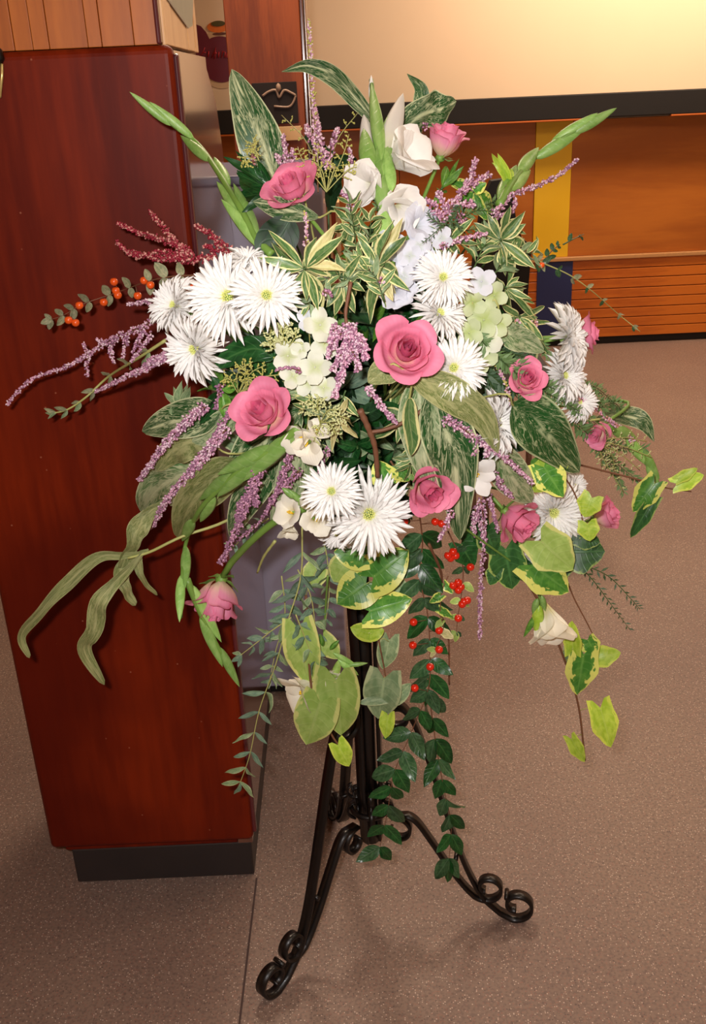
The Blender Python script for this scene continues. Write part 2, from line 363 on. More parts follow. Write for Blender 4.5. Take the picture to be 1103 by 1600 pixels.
class MB:
    """gathers faces, then becomes one mesh object"""
    def __init__(s): s.v = []; s.f = []; s.mi = []; s.uv = []
    def face(s, idx, mi=0, uv=None):
        s.f.append(idx); s.mi.append(mi); s.uv.append(uv or [(0.5, 0.5)] * len(idx))
    def box(s, a, b, mi=0):
        n = len(s.v)
        for x in (a[0], b[0]):
            for y in (a[1], b[1]):
                for z in (a[2], b[2]): s.v.append(Vector((x, y, z)))
        for q in ((0, 1, 3, 2), (4, 6, 7, 5), (0, 4, 5, 1), (2, 3, 7, 6), (0, 2, 6, 4), (1, 5, 7, 3)):
            s.face([n + i for i in q], mi)
    def tube(s, pts, rad, sides=6, mi=0, cap=True):
        n0 = len(s.v); m = len(pts)
        prev = None
        for i, p in enumerate(pts):
            t = (pts[min(i + 1, m - 1)] - pts[max(i - 1, 0)])
            t = t.normalized() if t.length > 1e-9 else Vector((0, 0, 1))
            if prev is None:
                a = Vector((0, 0, 1)) if abs(t.z) < 0.9 else Vector((1, 0, 0))
                x = t.cross(a).normalized()
            else:
                x = (prev - t * prev.dot(t)).normalized()
            prev = x
            y = t.cross(x)
            r = rad[i] if isinstance(rad, (list, tuple)) else rad
            for k in range(sides):
                an = 2 * math.pi * k / sides
                s.v.append(p + (x * math.cos(an) + y * math.sin(an)) * r)
        for i in range(m - 1):
            for k in range(sides):
                a = n0 + i * sides + k; b = n0 + i * sides + (k + 1) % sides
                s.face([a, b, b + sides, a + sides], mi, [(i / m, k / sides), (i / m, (k + 1) / sides), ((i + 1) / m, (k + 1) / sides), ((i + 1) / m, k / sides)])
        if cap:
            s.face([n0 + k for k in range(sides)][::-1], mi)
            s.face([n0 + (m - 1) * sides + k for k in range(sides)], mi)
    def strip(s, pts, side, width, thick, mi=0):
        """flat bar following pts; `side` is the bar's width direction, thickness lies in the curve's plane"""
        n0 = len(s.v); m = len(pts)
        for i, p in enumerate(pts):
            t = (pts[min(i + 1, m - 1)] - pts[max(i - 1, 0)]).normalized()
            nn = t.cross(side).normalized()
            for a, b in ((-1, -1), (1, -1), (1, 1), (-1, 1)):
                s.v.append(p + side * (a * width / 2) + nn * (b * thick / 2))
        for i in range(m - 1):
            for k in range(4):
                a = n0 + i * 4 + k; b = n0 + i * 4 + (k + 1) % 4
                s.face([a, b, b + 4, a + 4], mi)
        s.face([n0, n0 + 3, n0 + 2, n0 + 1], mi); e = n0 + (m - 1) * 4
        s.face([e, e + 1, e + 2, e + 3], mi)
    def blob(s, c, d, r, L, mi=0, sides=5):
        """small drop: elongated along d"""
        n0 = len(s.v)
        d = d.normalized()
        a = Vector((0, 0, 1)) if abs(d.z) < 0.9 else Vector((1, 0, 0))
        x = d.cross(a).normalized(); y = d.cross(x)
        s.v.append(c - d * L * 0.5)
        for h, q in ((-0.12, 1.0), (0.28, 0.75)):
            for k in range(sides):
                an = 2 * math.pi * k / sides
                s.v.append(c + d * L * h + (x * math.cos(an) + y * math.sin(an)) * r * q)
        s.v.append(c + d * L * 0.5)
        for k in range(sides):
            k2 = (k + 1) % sides
            s.face([n0, n0 + 1 + k2, n0 + 1 + k], mi)
            s.face([n0 + 1 + k, n0 + 1 + k2, n0 + 1 + sides + k2, n0 + 1 + sides + k], mi)
            s.face([n0 + 1 + sides + k, n0 + 1 + sides + k2, n0 + 1 + 2 * sides], mi)
    def grid(s, P, nu, nv, mi=0):
        """P[i][j] grid of vectors with uv = (i/nu, j/nv)"""
        n0 = len(s.v)
        for i in range(nu + 1):
            for j in range(nv + 1): s.v.append(P[i][j])
        for i in range(nu):
            for j in range(nv):
                a = n0 + i * (nv + 1) + j
                s.face([a, a + 1, a + nv + 2, a + nv + 1], mi,
                       [(i / nu, j / nv), (i / nu, (j + 1) / nv), ((i + 1) / nu, (j + 1) / nv), ((i + 1) / nu, j / nv)])
    def mesh(s, name, mats=(), smooth=True, origin=None):
        me = bpy.data.meshes.new(name)
        vs = [tuple(v - origin) if origin is not None else tuple(v) for v in s.v]
        me.from_pydata(vs, [], s.f)
        me.polygons.foreach_set('material_index', s.mi)
        me.polygons.foreach_set('use_smooth', [smooth] * len(s.f))
        uvl = me.uv_layers.new(name='UVMap')
        flat = []
        for u in s.uv:
            for c in u: flat += [c[0], c[1]]
        uvl.data.foreach_set('uv', flat)
        for m in mats: me.materials.append(m)
        me.update()
        return me
    def build(s, name, mats, parent=None, smooth=True):
        if not isinstance(mats, (list, tuple)): mats = [mats]
        origin = parent_loc(parent)
        return link(name, s.mesh(name, mats, smooth, origin), parent)

def parent_loc(p):
    loc = Vector((0, 0, 0))
    while p is not None:
        loc = loc + Vector(p.location); p = p.parent
    return loc

def bevel_box(name, a, b, mat, parent=None, bev=0.003, seg=2):
    bm = bmesh.new()
    bmesh.ops.create_cube(bm, size=1.0)
    c = (Vector(a) + Vector(b)) / 2; d = Vector(b) - Vector(a)
    for v in bm.verts: v.co = Vector((v.co.x * d.x, v.co.y * d.y, v.co.z * d.z))
    bmesh.ops.bevel(bm, geom=list(bm.edges), offset=min(bev, min(abs(x) for x in d) * 0.45), segments=seg, affect='EDGES', profile=0.5)
    me = bpy.data.meshes.new(name); bm.to_mesh(me); bm.free()
    me.materials.append(mat)
    o = link(name, me, parent)
    o.location = c - (parent_loc(parent) if parent is not None else Vector((0, 0, 0)))
    return o
def struct(o):
    o['kind'] = 'structure'
    return o

def catmull(P, n=8):
    if len(P) < 3:
        return [P[0].lerp(P[-1], i / n) for i in range(n + 1)]
    Q = [P[0] * 2 - P[1]] + list(P) + [P[-1] * 2 - P[-2]]
    out = []
    for i in range(1, len(Q) - 2):
        for k in range(n):
            t = k / n
            a, b, c, d = Q[i - 1], Q[i], Q[i + 1], Q[i + 2]
            out.append(0.5 * ((2 * b) + (c - a) * t + (2 * a - 5 * b + 4 * c - d) * t * t + (3 * b - a - 3 * c + d) * t * t * t))
    out.append(P[-1].copy())
    return out

# ---------------------------------------------------------------- the room
YB = 6.0
bevel = bevel_box
struct(bevel('floor', (-3.2, -1.6, -0.05), (4.2, YB + 0.1, 0.0), MT['floor'], bev=0.001))
struct(bevel('ceiling', (-3.2, -1.6, 2.8), (4.2, YB + 0.1, 2.85), MT['ceiling'], bev=0.001))
struct(bevel('wall_back', (-3.2, YB + 0.02, 0), (4.2, YB + 0.1, 2.8), MT['cream'], bev=0.001))
struct(bevel('wall_left', (-3.25, -1.6, 0), (-3.2, YB + 0.1, 2.8), MT['cream'], bev=0.001))
struct(bevel('wall_right', (4.2, -1.6, 0), (4.25, YB + 0.1, 2.8), MT['cream'], bev=0.001))
struct(bevel('wall_front', (-3.2, -1.65, 0), (4.2, -1.6, 2.8), MT['cream'], bev=0.001))
# joint between two floor sheets
j0, j1 = on_floor(401, 1372), on_floor(374, 1600)
j2 = j1 + (j1 - j0) * 2.0
mb = MB(); mb.strip([j0 + Vector((0, 0, .0002)), j1 + Vector((0, 0, .0002)), j2 + Vector((0, 0, .0002))], Vector((1, 0, 0)), 0.004, 0.0012)
struct(mb.build('trim_1', plain('floor_joint', srgb(66, 46, 42), 0.7), None, False))

# the panelled servery across the back
zP0, zL, zB0, zB1 = 0.045, 0.523, 1.285, 1.42
root = thing('serving_counter', (1.3, YB - 0.2, 0), 'long wooden serving counter against the back wall with yellow and navy stripes', 'counter')
YF = YB - 0.25
def bx(name, x0, x1, y0, y1, z0, z1, mat, par, bev=0.003): return bevel(name, (x0, y0, z0), (x1, y1, z1), mat, par, bev)
# counter front face lies at YB so that its foot meets the floor where the photograph shows it
root.location = (1.3, YB, 0)
YF = YB - 0.02
bx('plinth', -2.6, 4.0, YF + 0.015, YB + 0.018, 0.0, 0.05, MT['black'], root)
npl = 8
hz = (zL - zP0 - 0.01) / npl
for i in range(npl):
    bx('plank', -2.6, 4.0, YF - 0.012, YF + 0.012, zP0 + i * hz + 0.002, zP0 + (i + 1) * hz - 0.002, MT['plank'], root, 0.003)
bx('backing_board', -2.6, 4.0, YF + 0.0125, YB + 0.018, zP0, zL - 0.012, MT['black'], root)
bx('ledge', -2.6, 4.0, YF - 0.03, YB + 0.015, zL - 0.011, zL + 0.012, MT['ledge'], root, 0.004)
bx('navy_stripe', 1.155, 1.365, YF - 0.018, YF - 0.0125, 0.04, zL - 0.013, MT['navy'], root, 0.001)
for x0, x1 in ((-2.6, 0.35), (0.353, 1.125), (1.335, 2.75), (2.753, 4.0)):
    bx('wood_panel', x0, x1, YF, YB + 0.018, zL + 0.0125, zB0 + 0.002, MT['panel'], root, 0.002)
bx('yellow_stripe', 1.1265, 1.3335, YF - 0.006, YB + 0.018, zL + 0.0125, zB0 + 0.002, MT['yellow'], root, 0.002)
root = thing('overhead_beam', (1.3, YB - 0.1, zB0), 'black beam running across the cream wall above the counter', 'beam')
bx('fascia', -2.6, 4.0, YB - 0.16, YB + 0.018, zB0 + 0.014, zB1, MT['black'], root, 0.004)
o = bx('edge_strip', -2.6, 1.47, YB - 0.164, YB - 0.13, zB0 + 0.004, zB0 + 0.013, MT['amber'], root, 0.002); o['label'] = 'amber strip under the beam'
o = bx('edge_strip', 1.84, 4.0, YB - 0.164, YB - 0.13, zB0 + 0.004, zB0 + 0.013, MT['amber'], root, 0.002); o['label'] = 'amber strip under the beam'

# printed plum sign on the cream wall
def disc(mb, c, rx, rz, y0, y1, n=36, mi=0, a0=0, a1=2 * math.pi):
    n0 = len(mb.v)
    for y in (y0, y1):
        for k in range(n): 
            a = a0 + (a1 - a0) * k / n
            mb.v.append(Vector((c[0] + rx * math.cos(a), y, c[1] + rz * math.sin(a))))
    mb.face([n0 + k for k in range(n)], mi); mb.face([n0 + n + k for k in range(n)][::-1], mi)
    for k in range(n): mb.face([n0 + k, n0 + n + k, n0 + n + (k + 1) % n, n0 + (k + 1) % n], mi)
def poly(mb, pts, y0, y1, mi=0):
    n0 = len(mb.v); n = len(pts)
    for y in (y0, y1):
        for p in pts: mb.v.append(Vector((p[0], y, p[1])))
    mb.face([n0 + k for k in range(n)], mi); mb.face([n0 + n + k for k in range(n)][::-1], mi)
    for k in range(n): mb.face([n0 + k, n0 + n + k, n0 + n + (k + 1) % n, n0 + (k + 1) % n], mi)
def wxz(px, py, Y):
    p = W(px, py, Y); return (p.x, p.z)
yw = YB + 0.02
c = wxz(345, 93, yw); sc = px_size(W(345, 93, yw))
root = thing('wall_sign', (c[0], yw, c[1] - 33 * sc), 'round plum coloured sign with red script and orange fruit motif on the cream wall', 'sign')
mb = MB(); disc(mb, c, 37.5 * sc, 42 * sc, yw - 0.003, yw); mb.build('pale_ring', MT['ring'], root, False)
mb = MB(); disc(mb, c, 34 * sc, 33 * sc, yw - 0.006, yw - 0.0031); mb.build('plum_disc', MT['plum'], root, False)
mb = MB(); poly(mb, [wxz(x, y, yw) for x, y in ((306, 38), (314, 41), (322, 50), (328, 62), (330, 74), (318, 88), (306, 86))], yw - 0.0095, yw - 0.0061); mb.build('plum_leaf', MT['plum'], root, False)
lt = MB()
for strokes in (((313, 88), (318, 80), (320, 74)), ((316, 82), (322, 82)), ((326, 80), (325, 89)), ((331, 90), (337, 74), (335, 92)), ((333, 83), (339, 83)), ((342, 81), (341, 90)), ((346, 90), (348, 80), (352, 82), (351, 90)), ((355, 82), (354, 90), (359, 89))):
    P = [W(x, y, yw - 0.0075) for x, y in strokes]
    lt.tube(P, 0.0035, 5)
lt.build('red_lettering', MT['redprint'], root)
mb = MB(); disc(mb, wxz(341, 42, yw), 17 * sc, 8 * sc, yw - 0.005, yw); mb.build('orange_fruit', MT['orangeprint'], root, False)
mb = MB(); disc(mb, wxz(341, 37, yw), 11 * sc, 4 * sc, yw - 0.0085, yw - 0.0051); mb.build('fruit_top', MT['greenprint'], root, False)
mb = MB(); disc(mb, wxz(343, 53, yw), 11 * sc, 2.2 * sc, yw - 0.004, yw); mb.build('fruit_shade', MT['brownprint'], root, False)

# wooden pillar halfway back, with a black photograph on it
YPp = 3.4
xl, xr = wxz(353, 60, YPp)[0], wxz(470, 60, YPp)[0]
root = thing('wooden_pillar', ((xl + xr) / 2, YPp + 0.12, 0), 'dark reddish wooden pillar standing behind the arrangement', 'pillar')
bx('pillar_body', xl, xr, YPp, YPp + 0.24, 0, 2.8, MT['pillar'], root)
bx('edge_trim', xr + 0.0005, xr + 0.012, YPp - 0.004, YPp + 0.2, 0, 2.79, MT['pillar_dark'], root)
bx('edge_trim', xr + 0.0125, xr + 0.020, YPp + 0.01, YPp + 0.2, 0, 2.79, MT['chrome'], root)
a, b = wxz(398, 195, YPp), wxz(463, 127, YPp)
root = thing('framed_photograph', ((a[0] + b[0]) / 2, YPp - 0.004, a[1]), 'small black photograph of a figure with outstretched arms on the wooden pillar', 'picture')
bx('print', a[0], b[0], YPp - 0.006, YPp - 0.0002, a[1], b[1], MT['photo_black'], root, 0.001)
mb = MB()
for st, r in ((((410, 150), (420, 143), (431, 141), (436, 152), (444, 141), (455, 145), (462, 149)), 0.004), (((462, 149), (458, 160), (450, 167), (428, 166)), 0.0035)):
    mb.tube(catmull([W(x, y, YPp - 0.007) for x, y in st], 5), r, 6)
mb.blob(W(435, 137, YPp - 0.007), Vector((0, 0, 1)), 0.009, 0.028, sides=8)
mb.build('figure', MT['photo_grey'], root)
a2, b2 = wxz(398, 222, YPp), wxz(470, 197, YPp)
o = bx('caption_card', a2[0], b2[0], YPp - 0.005, YPp - 0.0002, a2[1], b2[1] + 0.001, MT['stripe_cream'], root, 0.001)

# grey cabinet behind the arrangement
g0 = W(355, 275, 2.30); gz = g0.z
gx0, gx1 = W(418, 1080, 2.30).x - 0.045, -0.035
root = thing('grey_cabinet', ((gx0 + gx1) / 2, 2.5, 0), 'plain lilac grey metal cabinet standing behind the flower stand', 'cabinet')
bx('cabinet_body', gx0, gx1, 2.30, 2.75, 0.03, gz - 0.022, MT['lilac'], root, 0.004)
bx('cabinet_top', gx0 - 0.004, gx1 + 0.004, 2.296, 2.754, gz - 0.0215, gz, MT['lilac_edge'], root, 0.004)
bx('plinth', gx0 + 0.01, gx1 - 0.01, 2.32, 2.74, 0.0, 0.0295, MT['black'], root, 0.002)

# black high-backed chair further back at the right
YC = 3.3
root = thing('black_chair', (W(800, 420, YC).x, YC + 0.15, 0), 'black high-backed chair mostly hidden behind the right-hand foliage', 'chair')
def pz(y, Y=YC): return W(800, y, Y).z
def pxx(x, y, Y=YC): return W(x, y, Y).x
mb = MB(); poly(mb, [wxz(x, y, YC) for x, y in ((768, 283), (788, 280), (800, 300), (806, 340), (815, 372), (826, 380), (830, 395), (824, 470), (815, 525), (750, 540), (735, 470), (742, 390), (752, 330), (760, 300))], YC, YC + 0.05)
mb.build('backrest', MT['black'], root, False)
sx0, sx1, szt = pxx(730, 540), pxx(838, 540), pz(545)
bx('seat', sx0, sx1, YC + 0.0505 - 0.42, YC - 0.001, szt - 0.05, szt, MT['black'], root, 0.015)
for X in (sx0 + 0.02, sx1 - 0.02):
    for Y in (YC - 0.34, YC - 0.03):
        mb = MB(); mb.tube([Vector((X, Y, szt - 0.052)), Vector((X, Y, 0))], 0.011, 8); mb.build('leg', MT['chrome'], root)

# small red and cream striped box on the counter line seen through the leaves
Yq = 3.0
q0, q1 = W(486, 376, Yq), W(530, 316, Yq)
root = thing('striped_carton', ((q0.x + q1.x) / 2, 2.85, 0), 'red and cream striped carton stack glimpsed between leaves under the topmost left rose', 'box')
nx = 7
for i in range(nx):
    xa = q0.x + (q1.x - q0.x) * i / nx; xb = q0.x + (q1.x - q0.x) * (i + 1) / nx
    bx('stripe', xa, xb, Yq, Yq + 0.12, 0.0, q1.z, MT['stripe_red'] if i % 2 else MT['stripe_cream'], root, 0.001)
root.location.y = Yq + 0.06
for ch in root.children: ch.location.y -= 0.21

# ---------------------------------------------------------------- the mahogany end panel at the left
XA, XB_, ZT, ZB = -0.645, -0.232, 1.585, 0.118
root = thing('mahogany_cabinet', (-0.44, 1.9, 0), 'tall glossy red mahogany cabinet with rounded front panel edge at the left', 'cabinet')
o = bevel('front_panel', (XA, 1.600, ZB), (XB_, 1.628, ZT), MT['mahogany'], root, 0.012, 4)
bx('front_edge_bead', XB_ - 0.002, XB_ + 0.007, 1.6065, 1.622, ZB + 0.015, ZT - 0.012, MT['mahogany_edge'], root, 0.004)
# side panel with its bevelled top rear corner
ys0, ys1 = 1.6285, 2.22
zt_ = W(347, 162, 2.2).z
mb = MB()
prof = [(ys0, 0.09), (2.285, 0.09), (2.285, 1.22), (ys1, 1.30), (ys1, 1.40), (ys1 - 0.05, 1.50), (ys1 - 0.16, 1.56), (ys1 - 0.16, ZT - 0.006), (ys0, ZT - 0.006)]
n0 = 0; XS = -0.238
for X in (XS - 0.03, XS):
    for y, z in prof: mb.v.append(Vector((X, y, z)))
n = len(prof)
mb.face(list(range(n))); mb.face([n + k for k in range(n)][::-1])
for k in range(n): mb.face([k, n + k, n + (k + 1) % n, (k + 1) % n])
mb.build('side_panel', MT['side_lam'], root, False)
bx('carcass', XA + 0.02, XS - 0.0305, ys0, ys1 - 0.17, 0.09, ZT - 0.01, MT['mahogany'], root)
bx('plinth', -0.615, -0.242, 1.632, 2.28, 0.0, 0.089, MT['plinth'], root, 0.004)
# boards above
root = thing('boarded_post', (-0.45, 1.95, ZT), 'orange varnished boarded post rising above the mahogany cabinet with tan side', 'post')
edges = [-330, -110, -60, 18, 47, 73, 134, 156, 207, 244]
for i in range(len(edges) - 1):
    xa = W(edges[i], 40, 1.615).x; xb = W(edges[i + 1], 40, 1.615).x
    bx('board', xa + 0.0004, xb - 0.0004, 1.612 + 0.0012 * (i % 2), 1.64, ZT + 0.001, 2.79, MT['orange_wood'], root, 0.0009)
xs = W(246, 40, 1.615).x
bx('corner_bead', xs - 0.0035, xs + 0.004, 1.609, 1.6235, ZT + 0.001, 2.79, MT['mahogany_edge'], root, 0.003)
bx('post_core', xs - 0.4, xs - 0.004, 1.6405, 2.04, ZT + 0.001, 2.79, MT['tan_wood'], root, 0.001)
yb = [1.641, 1.72, 1.90, 1.965, 1.995, 2.018, 2.04]
for i in range(len(yb) - 1):
    bx('side_board', xs - 0.0035, xs + 0.006 - 0.001 * (i % 2), yb[i] + 0.0008, yb[i + 1] - 0.0008, ZT + 0.001, 2.79, MT['tan_wood'], root, 0.0015)
# tilted notice stuck to the post's side
xn = xs + 0.0085
def on_x(px, py, X):
    d = ray(px, py); return CC + d * (X / d.x)
mb = MB()
q = [on_x(262, -2, xn), on_x(295, 44, xn), on_x(301, 40, xn), on_x(303, -60, xn), on_x(262, -70, xn)]
n = len(q)
for dx in (0, -0.0015):
    for p in q: mb.v.append(p + Vector((dx, 0, 0)))
mb.face(list(range(n))); mb.face([n + k for k in range(n)][::-1])
for k in range(n): mb.face([k, n + k, n + (k + 1) % n, (k + 1) % n], 1)
tag(mb.build('paper_notice', [MT['paper'], MT['paper_edge']], None, False), 'grey paper notice pinned askew on the tan side of the post', 'notice')
# metal catch at the left edge
root = thing('door_handle', W(2, 118, 1.6), 'black and brass handle on the mahogany panel at the left frame edge', 'handle')
mb = MB(); mb.blob(W(-2, 88, 1.592), Vector((0, 0, 1)), 0.008, 0.03, sides=10); mb.build('mount', MT['iron'], root)
mb = MB(); mb.tube(catmull([W(3, 100, 1.590), W(3, 118, 1.586), W(1, 138, 1.588), W(0, 152, 1.594)], 5), 0.0022, 8); mb.build('rod', MT['brass'], root)

# ---------------------------------------------------------------- wrought iron stand
L0, R0 = on_floor(425, 1556), on_floor(800, 1436)
mid = (L0 + R0) / 2; dd = R0 - L0
SC = mid + Vector((-dd.y, dd.x, 0)).normalized() * dd.length / (2 * math.sqrt(3))
SC = Vector((SC.x + 0.008, SC.y, 0))
LEGR = (L0 - SC).length
stand = thing('flower_stand', SC, 'black wrought iron tripod flower stand with scrolled feet', 'stand')
def spiral(cx, cz, r0, r1, a0, a1, n=26):
    out = []
    for i in range(n + 1):
        t = i / n; a = a0 + (a1 - a0) * t; r = r0 + (r1 - r0) * t
        out.append((cx + r * math.cos(a), cz + r * math.sin(a)))
    return out
D2R = math.pi / 180
def c2(P, n=7):
    return [(p.x, p.z) for p in catmull([Vector((a, 0, b)) for a, b in P], n)]
# profile in (r, z): long outer bar, ending in the lower foot scroll
R_ = LEGR
outer = c2([(0.055, 0.495), (0.085, 0.455), (0.110, 0.38), (0.135, 0.29), (0.16, 0.20), (0.185, 0.12), (0.215, 0.055), (0.25, 0.017)]) + spiral(R_ - 0.006, 0.040, 0.037, 0.012, -100 * D2R, 270 * D2R, 30)
outer = spiral(0.058, 0.462, 0.012, 0.034, 500 * D2R, 100 * D2R, 26) + outer[4:]
inner = spiral(0.052, 0.196, 0.012, 0.032, -190 * D2R, 110 * D2R, 24) + c2([(0.060, 0.236), (0.088, 0.222), (0.118, 0.175), (0.150, 0.12), (0.180, 0.075), (0.200, 0.052)])[3:] + spiral(R_ - 0.062, 0.077, 0.034, 0.011, -120 * D2R, 250 * D2R, 30)
def make_leg(az):
    u = Vector((math.cos(az), math.sin(az), 0)); sd = Vector((-math.sin(az), math.cos(az), 0))
    mb = MB()
    mb.strip([SC + u * r + Vector((0, 0, z)) for r, z in outer], sd, 0.021, 0.0055)
    leg = mb.build('leg', MT['iron'], stand, True)
    mb = MB()
    mb.strip([SC + u * r + Vector((0, 0, z)) for r, z in inner], sd, 0.020, 0.0055)
    ib = mb.build('inner_scroll', MT['iron'], leg, True)
    for r, z in ((0.165, 0.145), (R_ - 0.025, 0.062)):
        mb = MB(); p = SC + u * r + Vector((0, 0, z)); mb.tube([p - sd * 0.0125, p + sd * 0.0125], 0.0045, 8)
        mb.build('rivet', MT['iron'], leg)
azL = math.atan2(L0.y - SC.y, L0.x - SC.x); azR = math.atan2(R0.y - SC.y, R0.x - SC.x)
for az in (azL, azR, (azL + azR) / 2 + math.pi): make_leg(az)
mb = MB(); mb.tube([SC + Vector((0, 0, z)) for z in (0.165, 0.5, 0.9)], 0.0150, 12); mb.build('pole', MT['iron'], stand)
for k in range(3):
    az = azL + k * 2 * math.pi / 3
    u = Vector((math.cos(az), math.sin(az), 0)); sd = Vector((-math.sin(az), math.cos(az), 0))
    mb = MB(); mb.strip([SC + u * r + Vector((0, 0, z)) for r, z in ((0.018, 0.17), (0.022, 0.3), (0.022, 0.6), (0.03, 0.8), (0.075, 0.895))], sd, 0.019, 0.006); mb.build('upright_bar', MT['iron'], stand)
for zc, rr in ((0.245, 0.034), (0.50, 0.030), (0.89, 0.078)):
    mb = MB(); mb.tube([SC + Vector((rr * math.cos(a), rr * math.sin(a), zc)) for a in [2 * math.pi * i / 28 for i in range(29)]], 0.006 if zc < 0.8 else 0.004, 8, cap=False); mb.build('collar', MT['iron'], stand)
for k in range(4):   # small scrollwork between the uprights near the foot
    az = azL + math.pi / 4 + k * math.pi / 2
    u = Vector((math.cos(az), math.sin(az), 0)); sd = Vector((-math.sin(az), math.cos(az), 0))
    mb = MB(); mb.strip([SC + u * (r + 0.012) + Vector((0, 0, z)) for r, z in spiral(0.014, 0.285, 0.006, 0.018, 0, 420 * D2R, 18) + spiral(0.014, 0.24, 0.018, 0.018, 90 * D2R, -80 * D2R, 6)], sd, 0.012, 0.004); mb.build('scrollwork', MT['iron'], stand)
mb = MB()
pr = [(0.0, 0.894), (0.07, 0.895), (0.095, 0.915), (0.108, 0.96), (0.112, 0.985), (0.106, 0.985), (0.1, 0.96), (0.085, 0.925), (0.0, 0.915)]
n = 28
P = [[SC + Vector((r * math.cos(2 * math.pi * j / n), r * math.sin(2 * math.pi * j / n), z)) for j in range(n + 1)] for r, z in pr]
mb.grid(P, len(pr) - 1, n)
tag(mb.build('flower_bowl', MT['bowl']), 'dark teal bowl on top of the stand, hidden among the stems', 'bowl')
bm = bmesh.new(); bmesh.ops.create_icosphere(bm, subdivisions=3, radius=1.0)
for v in bm.verts: v.co = Vector((v.co.x * 0.085, v.co.y * 0.08, max(v.co.z, -0.55) * 0.085 + 0.965))
me = bpy.data.meshes.new('floral_foam'); bm.to_mesh(me); bm.free(); me.materials.append(MT['foam'])
fo = link('floral_foam', me); fo.location = (SC.x, SC.y, 0); tag(fo, 'dark green block of floral foam in the bowl holding the stems', 'foam')
CORE = SC + Vector((0, -0.01, 1.0))

# ceiling lamps; the last two are bodies for the added fill lights
for i, (x, y, w) in enumerate(((-0.08, 3.05, 0.3), (1.9, 5.2, 0.95), (0.9, 0.6, 0.5), (2.0, 2.5, 0.5))):
    root = thing('ceiling_or_fill_lamp', (x, y, 2.8), ('square ceiling lamp above the stand', 'wide ceiling lamp near the counter', 'added fill lamp on the ceiling over the camera', 'added fill lamp on the ceiling over the open floor at the right')[i], 'lamp')
    bx('lamp_housing', x - w, x + w, y - 0.3, y + 0.3, 2.775, 2.80, MT['ceiling'], root)
    bx('lamp_diffuser', x - w + 0.03, x + w - 0.03, y - 0.27, y + 0.27, 2.765, 2.7745, MT['lampglass'], root)

# ================================================================ plant builders
def D(px, py):
    """depth (world Y) of the arrangement's outer surface at a photo pixel"""
    r = math.hypot((px - 570) / 400.0, (py - 570) / 400.0)
    y = 1.46 - 0.25 * math.sqrt(max(0.0, 1 - min(1, r) ** 2))
    if py > 850: y = min(y, 1.37)
    return y
def Q(px, py, lift=0.0): return W(px, py, D(px, py) - lift)
def cv(fx, fy, fz): return (CR * fx + CU * fy - CF * fz).normalized()     # direction: right, up, towards the viewer
def view_n(P): return (CC - P).normalized()

_meshes = {}
def hw_lance(u): return max(0.0, math.sin(math.pi * u ** 0.85)) ** 0.9
def hw_oval(u): return max(0.0, math.sin(math.pi * u ** 0.8)) ** 0.65
def hw_ovate(u): return max(0.0, math.sin(math.pi * u ** 0.72)) ** 0.85
def hw_heart(u): return (0.80 + 0.20 * math.sin(math.pi * 0.5 * min(1, u / 0.3))) if u < 0.3 else max(0.0, math.cos((u - 0.3) / 0.7 * math.pi / 2)) ** 0.8
def hw_ivy(u): return hw_heart(u) * (1 + 0.08 * math.cos(u * 4.2 * math.pi + 0.6))
def hw_ray(u): return min(1.0, 0.45 + u * 1.2) * (1.0 if u < 0.72 else max(0.0, math.cos((u - 0.72) / 0.28 * math.pi / 2)) ** 0.6)
def hw_strap(u): return min(1.0, u * 6 + 0.12) * (1.0 if u < 0.5 else max(0.0, math.cos((u - 0.5) / 0.5 * math.pi / 2)) ** 0.7)
SHAPES = dict(lance=hw_lance, oval=hw_oval, ovate=hw_ovate, heart=hw_heart, ivy=hw_ivy, ray=hw_ray, strap=hw_strap)
def blade_mesh(shape, matn, var=0, nu=9, nv=4):
    """unit blade: +Y length 1, X half width 0.5, normal +Z"""
    key = (shape, matn, var)
    if key in _meshes: return _meshes[key]
    rr = random.Random(hash(shape) % 1000 + var * 17 if False else len(shape) * 31 + var * 17)
    curl = (0.06, 0.20, -0.10, 0.34)[var % 4]; fold = (0.12, 0.22, 0.05, 0.3)[var % 4]; wav = 0.035
    twist = rr.uniform(-0.3, 0.3)
    f = SHAPES[shape]; mb = MB(); P = []
    if shape == 'ray': curl, fold, wav, twist = (-0.06, 0.05, 0.14, -0.02)[var % 4], 0.3, 0.0, 0.0; nv = 2; nu = 6
    for i in range(nu + 1):
        u = i / nu; row = []
        h = f(u) * 0.5
        if shape not in ('heart', 'ivy', 'ray', 'strap') and i == 0: h = 0.02
        for j in range(nv + 1):
            v = 2 * j / nv - 1
            x = v * h; y = u
            if shape in ('heart', 'ivy'): y -= 0.26 * math.sin(min(1, abs(v) * 1.25) * math.pi / 2) * (1 - u) ** 3
            z = -curl * u * u + fold * abs(x) - wav * math.sin(u * 9 + var + (1 if v > 0 else 0)) * abs(v)
            z += twist * x * u
            if shape in ('lance', 'oval', 'strap'): x += (0.0, 0.09, -0.07, 0.13)[var % 4] * u * u
            row.append(Vector((x, y, z)))
        P.append(row)
    mb.grid(P, nu, nv)
    me = mb.mesh('blade', [MT[matn]])
    _meshes[key] = me
    return me
def frame(base, d, nrm, w, L):
    """matrix placing a unit blade: along d, facing nrm"""
    y = d.normalized(); x = y.cross(nrm)
    x = x.normalized() if x.length > 1e-5 else y.orthogonal().normalized()
    z = x.cross(y)
    m = Matrix(((x.x * w, y.x * L, z.x * L), (x.y * w, y.y * L, z.y * L), (x.z * w, y.z * L, z.z * L))).to_4x4()
    m.translation = base
    return m
